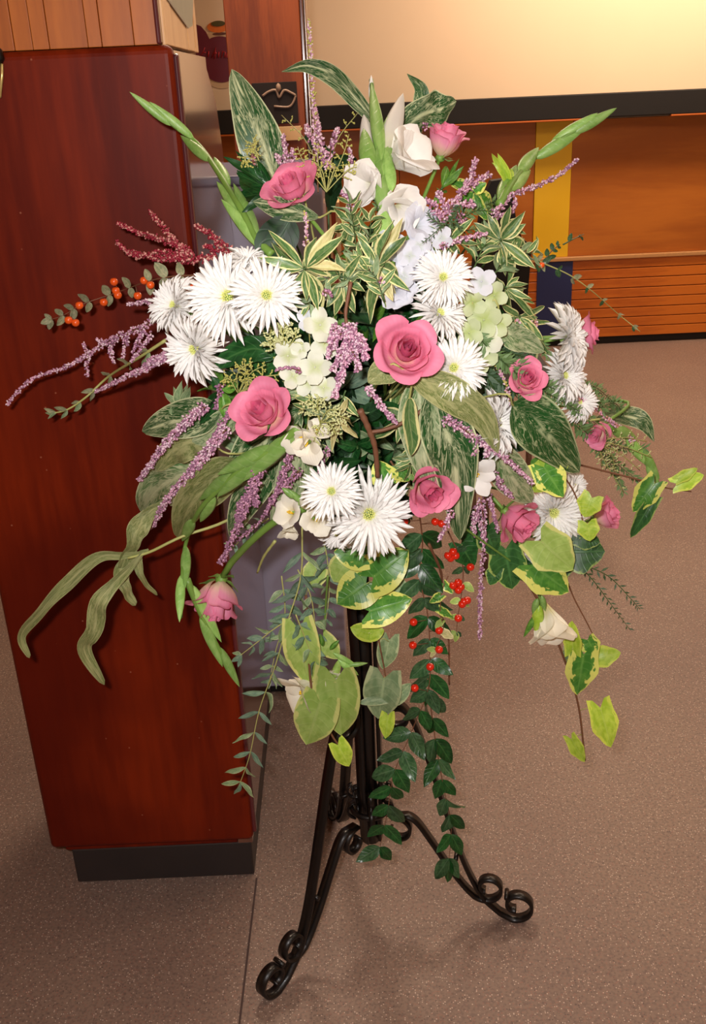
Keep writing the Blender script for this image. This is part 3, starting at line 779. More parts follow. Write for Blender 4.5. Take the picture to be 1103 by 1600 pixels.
def put(root, name, me, mat):
    o = bpy.data.objects.new(name, me); COL.objects.link(o); o.parent = root
    o.matrix_local = Matrix.Translation(-parent_loc(root)) @ mat
    return o
def leaf(root, a, b, w, shape='lance', mat='laurel', var=None, tilt=0.35, name='leaf', nhint=None):
    """blade from world point a to tip b, width w metres"""
    d = b - a; L = d.length
    n = nhint or view_n(a)
    n = (n + Vector([RND.uniform(-tilt, tilt) for _ in range(3)])).normalized()
    return put(root, name, blade_mesh(shape, mat, RND.randrange(4) if var is None else var), frame(a, d, n, w, L))
def pxm(P): return px_size(P)

def stem_to_core(root, head, d_back, r=0.0022, mat='stem', name='stem', core=None, bend=0.5):
    c = core or (CORE + Vector((RND.uniform(-.04, .04), RND.uniform(-.03, .03), RND.uniform(-.01, .03))))
    L = (c - head).length
    p1 = head + d_back.normalized() * L * 0.25
    p2 = c.lerp(head, 0.4) + Vector((0, 0, 0.01))
    mb = MB(); mb.tube(catmull([head, p1, p2, c], 6), r, 6)
    return mb.build(name, MT[mat], root)

# ---- roses
def rose_petal_mesh(layer, kind, matn):
    key = ('rose', layer, kind, matn)
    if key in _meshes: return _meshes[key]
    #        R     H     out   wrap  curl
    T = {'open': [(0.11, 1.04, -.06, 4.4, .00), (0.20, 1.07, -.05, 3.0, .01), (0.31, 1.04, -.02, 2.3, .04), (0.46, 0.96, 0.08, 1.8, .09), (0.62, 0.82, 0.30, 1.5, .17)],
         'half': [(0.10, 1.28, -.05, 4.2, .00), (0.18, 1.32, -.04, 3.0, .01), (0.28, 1.30, 0.0, 2.3, .04), (0.43, 1.20, 0.12, 1.7, .12), (0.52, 1.08, 0.22, 1.6, .17)]}[kind]
    R0, H, out, wrap, curl = T[layer]
    rr = random.Random(layer * 7 + 3)
    nu, nv = 12, 12; P = []
    ph = rr.uniform(0, 6)
    for i in range(nu + 1):
        t = i / nu; row = []
        wd_ = wrap * (0.45 + 0.55 * math.sin(math.pi * min(0.5, t * 0.8)))
        for j in range(nv + 1):
            s = 2 * j / nv - 1
            # rounded, slightly pointed upper edge: the outer columns stop earlier
            te = t * (1 - 0.26 * abs(s) ** 2.6)
            an = s * wd_ * 0.5
            rho = R0 * math.sin(min(1, te * 1.75) * math.pi / 2) ** 0.8 + out * te ** 2.2
            z = -0.52 + H * te
            if te > 0.74:
                q = (te - 0.74) / 0.26; rho += curl * q * q; z -= curl * q * q * 0.75
            rho += 0.022 * math.sin(s * 5 + ph) * te * te + 0.05 * (abs(s) ** 2) * te * (1 if layer > 2 else 0)
            z += 0.018 * math.sin(s * 8 + ph) * te
            row.append(Vector((rho * math.cos(an), rho * math.sin(an), z)))
        P.append(row)
    mb = MB(); mb.grid(P, nu, nv)
    me = mb.mesh('petal', [MT[matn]]); _meshes[key] = me
    return me
def rot_to(face, spin=0.0):
    q = Vector((0, 0, 1)).rotation_difference(face)
    return q.to_matrix().to_4x4() @ Matrix.Rotation(spin, 4, 'Z')
def rose(px, py, rpx, face, label, kind='open', lift=0.0, pal='rose', back=None, stem_mat='stem', spin=0.0, core=None, stem_path=None):
    H = Q(px, py, lift); r = rpx * pxm(H) * (1.0 if kind == 'open' else 1.15)
    f = cv(*face)
    root = thing('pink_rose', H - f * r * 0.5, label, 'flower', 'pink roses of the arrangement')
    base = Matrix.Translation(H) @ rot_to(f, spin)
    layers = [(0, 2), (1, 4), (2, 5), (3, 5)] + ([(4, 5)] if kind == 'open' else [(4, 3)])
    for li, n in layers:
        for k in range(n):
            a = 2 * math.pi * (k + 0.5 * (li % 2)) / n + RND.uniform(-.18, .18)
            sc = r * RND.uniform(0.93, 1.07)
            m = base @ Matrix.Rotation(a, 4, 'Z') @ Matrix.Rotation(RND.uniform(-.04, .09), 4, 'Y') @ Matrix.Diagonal((sc, sc, sc, 1))
            put(root, 'petal', rose_petal_mesh(li, kind, 'rose_core' if li < 2 and pal == 'rose' else pal), m)
    hb = H - f * r * 0.50
    mb = MB(); mb.blob(hb, f, r * 0.2, r * 0.42, sides=8); mb.build('hip', MT['stem'], root)
    for k in range(5):
        a = 2 * math.pi * k / 5 + 0.3
        o = (rot_to(f) @ Vector((math.cos(a), math.sin(a), 0)).to_4d()).to_3d()
        leaf(root, hb + o * r * 0.08, hb + o * r * 0.62 + f * r * RND.uniform(-.15, .3), r * 0.2, 'lance', 'calyx', name='sepal', nhint=-f)
    if stem_path:
        mb = MB(); mb.tube([hb] + world_path(stem_path, .02), .0052, 8); mb.build('stem', MT['stem'], root)
    else: stem_to_core(root, hb, back or -f, 0.0026, stem_mat, core=core)
    return root

# ---- chrysanthemums
def mum(px, py, rpx, face, label, lift=0.0, calyx=False, spin=0.0, full=True):
    H = Q(px, py, lift); r = rpx * pxm(H); f = cv(*face)
    root = thing('white_chrysanthemum', H - f * r * 0.12, label, 'flower', 'white chrysanthemums of the arrangement')
    base = Matrix.Translation(H) @ rot_to(f, spin)
    def ray_m(a, el, L, w, off=0.10):
        return base @ Matrix.Rotation(a, 4, 'Z') @ Matrix.Translation((0, off * r, 0)) @ Matrix.Rotation(el, 4, 'X') @ Matrix.Diagonal((w * r, L * r, L * r, 1))
    for n, el, L, w in ((30, -0.08, 0.96, 0.105), (28, 0.16, 0.90, 0.10)):
        for k in range(n):
            a = 2 * math.pi * (k + RND.uniform(-.28, .28)) / n
            put(root, 'ray_petal', blade_mesh('ray', 'ray', RND.randrange(4)), ray_m(a, el + RND.uniform(-.12, .14), L * RND.uniform(0.84, 1.06), w))
    mb = MB()
    for n, el, L, w in ((26, 0.36, 0.80, 0.10), (24, 0.58, 0.66, 0.095), (20, 0.80, 0.50, 0.085), (14, 1.0, 0.34, 0.07)):
        for k in range(n):
            a = 2 * math.pi * (k + RND.uniform(-.25, .25)) / n
            m = ray_m(a, el + RND.uniform(-.1, .1), L * RND.uniform(.85, 1.1), w)
            src = blade_mesh('ray', 'ray', RND.randrange(4))
            n0 = len(mb.v); uvd = src.uv_layers[0].data
            for v in src.vertices: mb.v.append(m @ v.co)
            for p in src.polygons: mb.face([n0 + i for i in p.vertices], 0, [tuple(uvd[li].uv) for li in p.loop_indices])
    o = mb.build('inner_petals', MT['ray'], root); o['kind'] = 'stuff'
    mb = MB()
    for k in range(44):
        a = k * 2.39996; q = 0.165 * math.sqrt(k / 44)
        p = base @ Vector((q * r * math.cos(a), q * r * math.sin(a), r * (0.10 - q * 0.25)))
        mb.blob(p, f + Vector((math.cos(a) * q, math.sin(a) * q, 0)), r * 0.022, r * 0.12, sides=4)
    o = mb.build('flower_centre', MT['mum_eye'], root); o['kind'] = 'stuff'
    mb = MB(); mb.blob(H - f * r * 0.10, f, r * 0.26, r * 0.26, sides=10); mb.build('calyx', MT['calyx'], root)
    stem_to_core(root, H - f * r * 0.2, -f, 0.0024, 'stem')
    return root

# ---- funnel flowers (gladiolus, freesia), buds
def funnel_petal(open_, ruffle, matn, wd_=1.0):
    key = ('fun', open_, ruffle, matn, wd_)
    if key in _meshes: return _meshes[key]
    nu, nv = 16, 14; P = []
    rr = random.Random(int(open_ * 100) + int(ruffle * 1000)); ph = rr.uniform(0, 6)
    for i in range(nu + 1):
        t = i / nu; row = []
        an = open_ * t ** 1.6
        for j in range(nv + 1):
            s = 2 * j / nv - 1
            te = t * (1 - 0.22 * abs(s) ** 2)
            h = wd_ * 0.40 * (0.16 + 0.84 * math.sin(math.pi * min(0.5, te * 0.72)) ** 1.3)
            if te > .8: h *= 1 - .45 * ((te - .8) / .2) ** 1.5
            rho = 0.04 + 0.5 * math.sin(an) * te + 0.14 * te
            z = te * (1 - 0.38 * math.sin(an) * te)
            x = s * h
            rho -= (0.5 - .25 * te) * h * s * s
            rf = ruffle * (math.sin(s * 6 + te * 10 + ph) * abs(s) + .35 * math.sin(te * 12 + ph)) * te * te * 1.6
            row.append(Vector((x, rho + rf, z + rf * 0.8)))
        P.append(row)
    mb = MB(); mb.grid(P, nu, nv); me = mb.mesh('petal', [MT[matn]]); _meshes[key] = me
    return me
def funnel(root, H, f, L, open_=1.0, ruffle=0.04, mat='white', n=6, spin=0.0, throat=True, wd_=1.0, loose=.08):
    base = Matrix.Translation(H) @ rot_to(f, spin)
    for k in range(n):
        a = 2 * math.pi * k / n + RND.uniform(-.12, .12); sc = L * (1.0 if k % 2 else 0.88) * RND.uniform(.93, 1.07)
        op = open_ * (1 if k % 2 else 0.8)
        put(root, 'petal', funnel_petal(round(op, 2), ruffle, mat, wd_), base @ Matrix.Rotation(a, 4, 'Z') @ Matrix.Rotation(RND.uniform(-loose * 2, loose), 4, 'X') @ Matrix.Diagonal((sc, sc, sc, 1)))
    if throat:
        mb = MB()
        for k in range(3):
            a = k * 2.1; e = base @ Vector((math.cos(a) * .04 * L, math.sin(a) * .04 * L, L * .5)); mb.tube([base @ Vector((0, 0, L * .1)), e], L * 0.015, 5)
            mb.blob(e, f, L * 0.03, L * 0.14, sides=5)
        o = mb.build('stamens', MT['throat'], root); o['kind'] = 'stuff'
def bud_mesh(matn, flat=0.6):
    key = ('bud', matn, flat)
    if key in _meshes: return _meshes[key]
    nu, nv = 10, 10; P = []
    for i in range(nu + 1):
        t = i / nu; h = 0.5 * max(0.0, math.sin(math.pi * t ** 0.75)) ** 0.85 + (0.04 if i < nu else 0)
        P.append([Vector((h * math.cos(2 * math.pi * j / nv), t, flat * h * math.sin(2 * math.pi * j / nv) - 0.04 * math.sin(t * 3))) for j in range(nv + 1)])
    mb = MB(); mb.grid(P, nu, nv); me = mb.mesh('bud', [MT[matn]]); _meshes[key] = me
    return me
def bud(root, a, b, w, mat='sheath', name='bud', flat=0.6):
    d = b - a; y = d.normalized(); x = y.cross(view_n(a)).normalized(); z = x.cross(y); L = d.length
    m = Matrix(((x.x * w, y.x * L, z.x * w), (x.y * w, y.y * L, z.y * w), (x.z * w, y.z * L, z.z * w))).to_4x4(); m.translation = a
    return put(root, name, bud_mesh(mat, flat), m)

def world_path(path, lift=0.0, n=8):
    pts = []
    for p in path:
        Y = p[2] if len(p) > 2 else D(p[0], p[1]) - lift
        pts.append(W(p[0], p[1], Y))
    return catmull(pts, n)
def at_t(C, t):
    x = max(0, min(1, t)) * (len(C) - 1); i = min(int(x), len(C) - 2)
    return C[i].lerp(C[i + 1], x - i), (C[min(i + 1, len(C) - 1)] - C[max(i, 0)]).normalized()

def gladiolus_spike(path, label, nb=7, wpx=17, lpx=70, lift=0.0, tipw=None, name='gladiolus_spike', group=None, taper=True):
    """path from the arrangement outwards to the tip; overlapping sheathed buds on alternating sides"""
    C = world_path(path, lift); root = thing(name, C[0], label, 'flower', group)
    s = pxm(C[len(C) // 2])
    mb = MB(); mb.tube(C, [0.0058 * (1 - 0.7 * i / len(C)) for i in range(len(C))], 8); mb.build('stem', MT['stem'], root)
    total = sum((C[i + 1] - C[i]).length for i in range(len(C) - 1))
    for k in range(nb):
        t = (k + 0.15) / nb * 0.94
        P, T = at_t(C, t); sd = T.cross(view_n(P)).normalized() * (1 if k % 2 else -1)
        q = 1 - 0.4 * k / nb if taper else 1
        L = min(1.35 * lpx * s * q, total * (1 - t) + 0.02)
        L = max(L, lpx * s * 0.45)
        d = ((at_t(C, t + L / total * .8)[0] - P).normalized() + sd * 0.085).normalized()
        if k >= nb - 1: d = T
        bud(root, P + sd * 0.0015, P + d * L, wpx * .92 * s * q)
    return root

def sprig(path, label, leafs, n, lpx, wpx, shape='oval', mats=('laurel',), ang=50, name='leafy_sprig', cat='foliage', group=None, pair=True,
          lift=0.0, stem_r=0.0012, stem_mat='stem_dark', t0=0.05, berries=None, taper=0.6, droop=0.0, to_core=False, stuffleaf=False, tilt=0.5, face=None):
    C = world_path(path, lift)
    root = thing(name, C[0], label, cat, group)
    mb = MB(); pts = C
    if to_core: pts = [CORE.copy()] + C
    mb.tube(pts, [stem_r * (1 - 0.6 * i / len(pts)) for i in range(len(pts))], 5); mb.build('stem', MT[stem_mat], root)
    s = pxm(C[len(C) // 2])
    for i in range(n):
        t = t0 + (1 - t0) * (i + 0.5) / n
        P, T = at_t(C, t); V = view_n(P); sd = T.cross(V).normalized()
        sides = (1, -1) if pair else ((1,) if i % 2 else (-1,))
        if i == n - 1: sides = tuple(sides) + (0,)
        for k in sides:
            a = math.radians(ang * RND.uniform(0.75, 1.2)) if k else 0.0
            q = (1 - (1 - taper) * t) * RND.uniform(0.8, 1.15)
            d = (T * math.cos(a) + sd * (math.sin(a) * k) + V * RND.uniform(-.25, .35)).normalized()
            d = (d + Vector((0, 0, -droop))).normalized()
            leaf(root, P, P + d * lpx * s * q, wpx * s * q, shape, RND.choice(mats), tilt=tilt, nhint=V)
    if berries:
        bm_, brp, spots = berries
        for (x, y) in spots:
            best = min(C, key=lambda c: (W(x, y, c.y) - c).length)
            P = W(x, y, best.y - 0.012)
            m2 = MB(); m2.tube([best, P], 0.0006, 4); st = m2.build('berry_stalk', MT[stem_mat], root)
            put(root, 'berry', berry_mesh(bm_), Matrix.Translation(P) @ Matrix.Scale(brp * pxm(P), 4))
    return root
def berry_mesh(matn):
    key = ('berry', matn)
    if key in _meshes: return _meshes[key]
    bm = bmesh.new(); bmesh.ops.create_uvsphere(bm, u_segments=12, v_segments=8, radius=1.0)
    for v in bm.verts:
        if v.co.z > 0.9: v.co.z = 0.82
    me = bpy.data.meshes.new('berry'); bm.to_mesh(me); bm.free()
    for p in me.polygons: p.use_smooth = True
    me.materials.append(MT[matn]); _meshes[key] = me
    return me

HM = {'mauve': ('heath_a', 'heath_b', 'heath_c'), 'dark': ('heath_b', 'heath_a', 'heath_b'), 'red': ('heath_red', 'heath_red2', 'heath_red'), 'pink': ('heath_a', 'heath_c', 'heath_red2'), 'pale': ('heath_c', 'heath_a', 'seed')}
def heather(path, label, wpx=14, tone='mauve', lift=0.0, side=(), density=1.0, t0=0.0, group='heather spikes of the arrangement', name='heather_sprig', taper=0.45):
    """spike of tiny bells; side = further branch paths"""
    root = None
    for bi, pth in enumerate([path] + list(side)):
        C = world_path(pth, lift, 10)
        if root is None: root = thing(name, C[0], label, 'flower', group)
        s = pxm(C[len(C) // 2])
        mb = MB(); mb.tube(C, [0.0011 * (1 - 0.6 * i / len(C)) for i in range(len(C))], 5); mb.build('stem' if bi == 0 else 'side_stem', MT['twig'], root)
        total = sum((C[i + 1] - C[i]).length for i in range(len(C) - 1))
        n = int(total / s * 1.25 * density * wpx / 14)
        mb = MB()
        for i in range(n):
            t = t0 + (1 - t0) * i / n
            P, T = at_t(C, t); w = wpx * s * 0.5 * (1 - (1 - taper) * t) * (0.78 + 0.30 * math.sin(t * total / s * 0.22 + bi))
            x = T.orthogonal().normalized(); y = T.cross(x); a = RND.uniform(0, 6.283)
            d = x * math.cos(a) + y * math.sin(a)
            rad = w * RND.uniform(0.35, 1.0)
            mb.blob(P + d * rad, d + T * 0.5, 0.00165, 0.0046, RND.randrange(3), 4)
        o = mb.build('blossom', [MT[m] for m in HM[tone]], root); o['kind'] = 'stuff'
    return root

def fine_sprig(path, label, lpx=14, mat='conifer', lift=0.0, side=(), group=None, name='fine_foliage_sprig', stem_mat='stem_dark', dens=1.0, wide=1.0):
    root = None
    for bi, pth in enumerate([path] + list(side)):
        C = world_path(pth, lift)
        if root is None: root = thing(name, C[0], label, 'foliage', group)
        s = pxm(C[len(C) // 2])
        mb = MB(); mb.tube(C, [0.0010 * (1 - 0.6 * i / len(C)) for i in range(len(C))], 5); mb.build('stem' if bi == 0 else 'side_stem', MT[stem_mat], root)
        total = sum((C[i + 1] - C[i]).length for i in range(len(C) - 1)); n = int(total / s / 3.2 * dens)
        mb = MB()
        for i in range(n):
            P, T = at_t(C, i / n); V = view_n(P); sd = T.cross(V).normalized()
            k = 1 if i % 2 else -1; a = RND.uniform(.45, .95)
            d = (T * math.cos(a) + sd * k * math.sin(a) + V * RND.uniform(-.5, .5)).normalized(); L = lpx * s * (1 - .45 * i / n) * RND.uniform(.7, 1.15)
            m = frame(P, d, (V + Vector([RND.uniform(-.5, .5) for _ in range(3)])).normalized(), L * 0.26 * wide, L)
            n0 = len(mb.v)
            for q in ((0, 0, 0), (.5, .45, .05), (-.5, .45, .05), (0, 1, -.08)): mb.v.append(m @ Vector(q))
            mb.face([n0, n0 + 1, n0 + 3, n0 + 2], 0, [(0, .5), (.45, 1), (1, .5), (.45, 0)])
        o = mb.build('needles', MT[mat], root); o['kind'] = 'stuff'
    return root

def seed_spray(center, tips, label, mat='seed', lift=0.0, bead=2.6, group=None, name='seed_spray', nside=9):
    C0 = Q(*center, lift); root = thing(name, C0, label, 'foliage', group)
    s = pxm(C0); st = MB(); bd = MB()
    for tp in tips:
        C = catmull([C0, C0.lerp(Q(*tp, lift), 0.5) + Vector((RND.uniform(-.01, .01), -.01, 0.01)), Q(*tp, lift + 0.01)], 6)
        st.tube(C, 0.0007, 4)
        for i in range(nside):
            P, T = at_t(C, 0.25 + 0.75 * i / nside); V = view_n(P)
            sd = (T.cross(V).normalized() * (1 if i % 2 else -1) + V * RND.uniform(-.4, .6) + T * 0.7).normalized()
            e = P + sd * s * RND.uniform(9, 17) * (1 - .4 * i / nside); st.tube([P, e], 0.00045, 3, cap=False)
            for j in range(4): 
                p = P.lerp(e, 0.4 + 0.22 * j) + Vector([RND.uniform(-.0012, .0012) for _ in range(3)])
                bd.blob(p, sd, bead * s * .5, bead * s * 1.5, 0, 4)
    st.build('stems', MT['stem_pale'], root)
    o = bd.build('seeds', MT[mat], root); o['kind'] = 'stuff'
    return root

def big_leaf(path, wpx, label, mat='marble', shape='oval', lift=0.0, side_tilt=0.0, name='marbled_leaf', wave=0.06, group=None, fold=0.10, stalk=True, cat='leaf'):
    """single broad leaf following a path base -> tip"""
    C = world_path(path, lift, 8); root = thing(name, C[0], label, cat, group)
    s = pxm(C[len(C) // 2]); f = SHAPES[shape]; m = len(C) - 1; nv = 8; P = []
    for i in range(m + 1):
        u = i / m; p = C[i]; T = at_t(C, u)[1]; V = view_n(p)
        sd = T.cross(V).normalized(); nn = sd.cross(T).normalized()
        ta = side_tilt * (1 if not isinstance(side_tilt, (list, tuple)) else 1) if not isinstance(side_tilt, (list, tuple)) else side_tilt[0] + (side_tilt[1] - side_tilt[0]) * u
        sd2 = sd * math.cos(ta) + nn * math.sin(ta); nn2 = nn * math.cos(ta) - sd * math.sin(ta)
        h = max(0.02, f(u)) * wpx * s * 0.5 / max(0.35, math.cos(ta))
        if i == m: h = 0.0003
        row = []
        for j in range(nv + 1):
            v = 2 * j / nv - 1
            z = fold * h * (abs(v) - 0.5) * 2 + wave * h * math.sin(u * 14 + (2 if v > 0 else 0)) * abs(v)
            row.append(p + sd2 * (h * v) + nn2 * z)
        P.append(row)
    mb = MB(); mb.grid(P, m, nv); mb.build('blade', MT[mat], root)
    if stalk:
        T0 = (C[0] - C[2]).normalized(); e = C[0] + T0 * 0.03
        mb = MB(); mb.tube(catmull([C[0] + (C[2] - C[0]) * 0.2, C[0], e, e.lerp(CORE, 0.5)], 4), 0.0014, 5); mb.build('stalk', MT['stem_pale'], root)
    return root

def rosette(px, py, tips, label, wpx=17, mats=('lance',), lift=0.0, shape='lance', group='cream-edged leaf rosettes', name='cream_edged_rosette', cz=0.0):
    """whorl of leaves from one shoot tip; tips in photo pixels"""
    C0 = Q(px, py, lift + cz); root = thing(name, C0, label, 'foliage', group)
    stem_to_core(root, C0, -view_n(C0), 0.0016, 'stem_dark')
    s = pxm(C0)
    for i, tp in enumerate(tips):
        b = W(tp[0], tp[1], C0.y + RND.uniform(-.03, .03) + 0.005)
        w = (tp[2] if len(tp) > 2 else wpx) * s * (.78 if 'lance' in mats else 1)
        leaf(root, C0 + (b - C0) * 0.05, b, w, shape, RND.choice(mats), tilt=0.55)
    for k in range(len(tips)):      # smaller, older leaves lower on the shoot
        tp = tips[k]; tq = tips[(k + 1) % len(tips)]
        b = W((tp[0] + tq[0]) / 2 + RND.uniform(-8, 8), (tp[1] + tq[1]) / 2 + RND.uniform(-8, 8), C0.y + RND.uniform(.01, .05))
        o_ = C0 + Vector((0, .012, -.004)); w = (tp[2] if len(tp) > 2 else wpx) * s * .68
        leaf(root, o_, o_.lerp(b, RND.uniform(.75, 1.15)), w, shape, RND.choice(mats), tilt=0.7)
    return root

def star_leaves(px, py, n, lpx, a0, a1):
    out = []
    for k in range(n):
        a = math.radians(a0 + (a1 - a0) * (k / max(1, n - 1))) + RND.uniform(-.12, .12)
        L = lpx * RND.uniform(.75, 1.1); out.append((px + L * math.cos(a), py - L * math.sin(a)))
    return out

def hydrangea(florets, label, mat='hydra', lift=0.0, name='hydrangea_cluster'):
    c = Q(sum(f[0] for f in florets) / len(florets), sum(f[1] for f in florets) / len(florets), lift)
    root = thing(name, c + Vector((0, .03, -.02)), label, 'flower', None)
    for fx in florets:
        P = Q(fx[0], fx[1], lift + RND.uniform(-.006, .01)); r = fx[2] * pxm(P)
        m_ = fx[3] if len(fx) > 3 else mat
        key = ('floret', m_)
        if key not in _meshes:
            mb = MB()
            for k in range(4):
                R = Matrix.Rotation(k * math.pi / 2, 3, 'Z'); g = []
                for i in range(6):
                    u = i / 5; h = 0.48 * max(0, math.sin(math.pi * min(1, u * .86 + .05))) ** .6
                    g.append([R @ Vector((h * v, u, .18 * u * u - .25 * abs(v) * h + .05 * math.sin(k * 2 + u * 4))) for v in (-1, -.5, 0, .5, 1)])
                mb.grid(g, 5, 4)
            mb.blob(Vector((0, 0, .05)), Vector((0, 0, 1)), .07, .14, sides=6)
            _meshes[key] = mb.mesh('floret', [MT[m_]])
        f = (view_n(P) + cv(*[RND.uniform(-.55, .55), RND.uniform(-.5, .5), 0.6]) * .7).normalized()
        put(root, 'floret', _meshes[key], Matrix.Translation(P) @ rot_to(f, RND.uniform(0, 3)) @ Matrix.Scale(r, 4))
    st = MB()
    for fx in florets:
        P = Q(fx[0], fx[1], lift); st.tube([P, P.lerp(c + Vector((0, .05, -.02)), .9)], .0008, 4)
    st.build('stalks', MT['stem_pale'], root)
    stem_to_core(root, c + Vector((0, .05, -.02)), Vector((0, 1, 0)), .002, 'stem')
    return root

# ================================================================ the arrangement
# ---- roses (px, py, radius px, facing right/up/toward)
rose(455, 294, 46, (-.3, .5, .8), 'pink rose with pointed petals, upper left, tilted upward above the cream-edged leaves', 'open', .02, back=cv(.5, -.8, 0), spin=.4)
rose(694, 226, 36, (.25, .75, .45), 'pale pink rosebud at the top right beside the white gladiolus', 'half', .0, back=cv(-.4, -1, 0), pal='rose_soft')
rose(635, 548, 54, (.15, .12, 1), 'largest open pink rose, near the middle of the arrangement', 'open', .08, spin=.9)
rose(411, 643, 50, (-.35, .3, .85), 'open pink rose on the left, beside the green gladiolus buds', 'open', .075, spin=.2)
rose(667, 762, 43, (.25, -.35, .85), 'pink rose low in the middle, just above the red berries', 'half', .05, back=cv(-.2, .9, -.3))
rose(804, 810, 38, (.55, -.5, .6), 'pink rose at lower right, touching the drooping white chrysanthemum', 'half', .04, back=cv(-.7, .7, -.2))
rose(340, 930, 46, (-.15, -.85, .35), 'pale pink rose hanging head down at the lower left', 'half', .03, pal='rose_soft', stem_path=[(362, 878), (392, 846), (430, 815), (475, 795), (520, 780, 1.42)])
rose(823, 592, 33, (.2, .2, .9), 'deep pink rose half covered by feathery foliage at the right', 'open', .045)
rose(918, 522, 32, (.95, .1, .15), 'pink rose seen side-on behind the rightmost upper chrysanthemum', 'open', -.01)
rose(934, 674, 25, (-.5, -.5, .7), 'small peach and pink rose beside the right green gladiolus tip', 'half', .01, pal='rose_soft')
rose(942, 806, 27, (.75, .25, .45), 'pink rose at the far lower right behind lime ivy leaves', 'half', .0, pal='rose_soft')

# ---- chrysanthemums
mum(357, 464, 72, (-.12, .05, 1), 'largest white chrysanthemum, facing forward in the left group', .05)
mum(416, 462, 61, (.12, .0, 1), 'white chrysanthemum overlapping the right edge of the largest one', .085, spin=.1)
mum(386, 408, 38, (.1, .75, .6), 'small white chrysanthemum peeping up behind the left pair', .02)
mum(273, 478, 50, (-.5, .15, .85), 'white chrysanthemum turned left at the outer left edge of the group', .02)
mum(305, 545, 58, (-.45, -.35, .8), 'white chrysanthemum tilted down-left below the left group', .04)
mum(692, 434, 50, (.1, .12, 1), 'white chrysanthemum with yellow eye at upper right of the middle rose', .06)
mum(686, 490, 50, (.45, .25, .85), 'white chrysanthemum in the middle of the right column of three', .04)
mum(708, 575, 56, (.12, .02, 1), 'white chrysanthemum right beside the largest pink rose', .05)
mum(774, 662, 56, (.78, .05, .6), 'white chrysanthemum turned right between the marbled leaves', .03)
mum(886, 526, 58, (.84, .12, .5), 'white chrysanthemum seen edge-on with green calyx at the far right', .02)
mum(880, 587, 46, (.55, -.05, .8), 'white chrysanthemum below the edge-on one at the right', .015)
mum(904, 627, 36, (.45, -.1, .85), 'small white chrysanthemum below and right of the other right-hand ones', .01)
mum(864, 800, 60, (.2, -.3, .9), 'white chrysanthemum drooping at lower right beside the rose', .03)
mum(896, 760, 30, (.6, .2, .7), 'small white chrysanthemum half behind the ivy at lower right', .0)
mum(518, 768, 50, (-.1, .15, 1), 'smaller white chrysanthemum of the low middle pair', .085)
mum(576, 803, 72, (.1, -.15, 1), 'wide white chrysanthemum of the low middle pair', .05)
mum(528, 832, 38, (-.2, -.7, .6), 'white chrysanthemum fringe hanging below the low middle pair', .01)
mum(832, 872, 28, (-.3, -.8, .3), 'small ragged white chrysanthemum hanging behind the lower right ivy', .0)

# ---- gladioli
gladiolus_spike([(425, 398), (400, 372), (375, 325), (340, 268), (308, 224), (268, 194), (229, 160)], 'long green gladiolus spike reaching to the upper left over the cabinet', 7, 22, 92, .0)
gladiolus_spike([(780, 320), (800, 285), (835, 246), (880, 215), (944, 181)], 'green gladiolus spike pointing to the upper right across the yellow stripe', 6, 24, 84, .0)
gladiolus_spike([(466, 668), (430, 700), (392, 722), (352, 755), (310, 800), (290, 850), (284, 905), (284, 965)], 'green gladiolus spike arching down the lower left', 8, 26, 96, .05)
gladiolus_spike([(292, 905), (312, 955), (340, 1010), (366, 1056)], 'narrow green gladiolus tip hanging beside the drooping rose', 3, 20, 85, .05)
gladiolus_spike([(950, 668), (985, 685), (1008, 715), (1024, 756)], 'green gladiolus tip bending down at the right edge', 4, 20, 60, .0)
# white gladiolus in the middle
C = world_path([(612, 430), (604, 350), (600, 290), (590, 220), (580, 125)], .0)
root = thing('white_gladiolus', C[0], 'upright white gladiolus with open ruffled blooms and green buds at the top', 'flower')
mb = MB(); mb.tube(C, [.006 * (1 - .5 * i / len(C)) for i in range(len(C))], 8); mb.build('stem', MT['stem'], root)
s_ = pxm(C[0])
for (x0, y0, x1, y1, w, m_) in ((580, 160, 580, 117, 9, 'white'), (596, 250, 580, 128, 21, 'sheath'), (578, 270, 568, 200, 26, 'sheath'), (582, 262, 568, 178, 27, 'white'),
                                (600, 245, 630, 145, 30, 'white'), (598, 275, 606, 180, 26, 'sheath'), (598, 330, 590, 225, 26, 'sheath'), (604, 400, 596, 320, 32, 'sheath'), (612, 300, 602, 230, 20, 'sheath')):
    bud(root, Q(x0, y0, .01 if m_ == 'white' else .018), Q(x1, y1, .01 if m_ == 'white' else .018), w * s_, m_, 'bud' if m_ == 'white' else 'green_sheath')
for x, y, L, f, op, sp in ((572, 288, 62, (-.55, -.15, .75), .95, .2), (638, 240, 82, (.55, .25, .6), .85, .6), (622, 325, 66, (.1, -.5, .8), .6, 0), (658, 352, 52, (.55, -.1, .8), 1.2, .4),
                           (645, 412, 56, (.3, .1, .9), 1.1, .1), (618, 450, 50, (.1, -.2, .9), 1.0, .8), (612, 385, 44, (-.1, -.4, .8), .7, .5)):
    fv = cv(*f); H = Q(x, y, .01) - fv * L * s_ * .45
    funnel(root, H, fv, L * s_, op, .07, 'white' if y < 330 else 'coolwhite', spin=sp, wd_=1.35, throat=False, loose=.12)

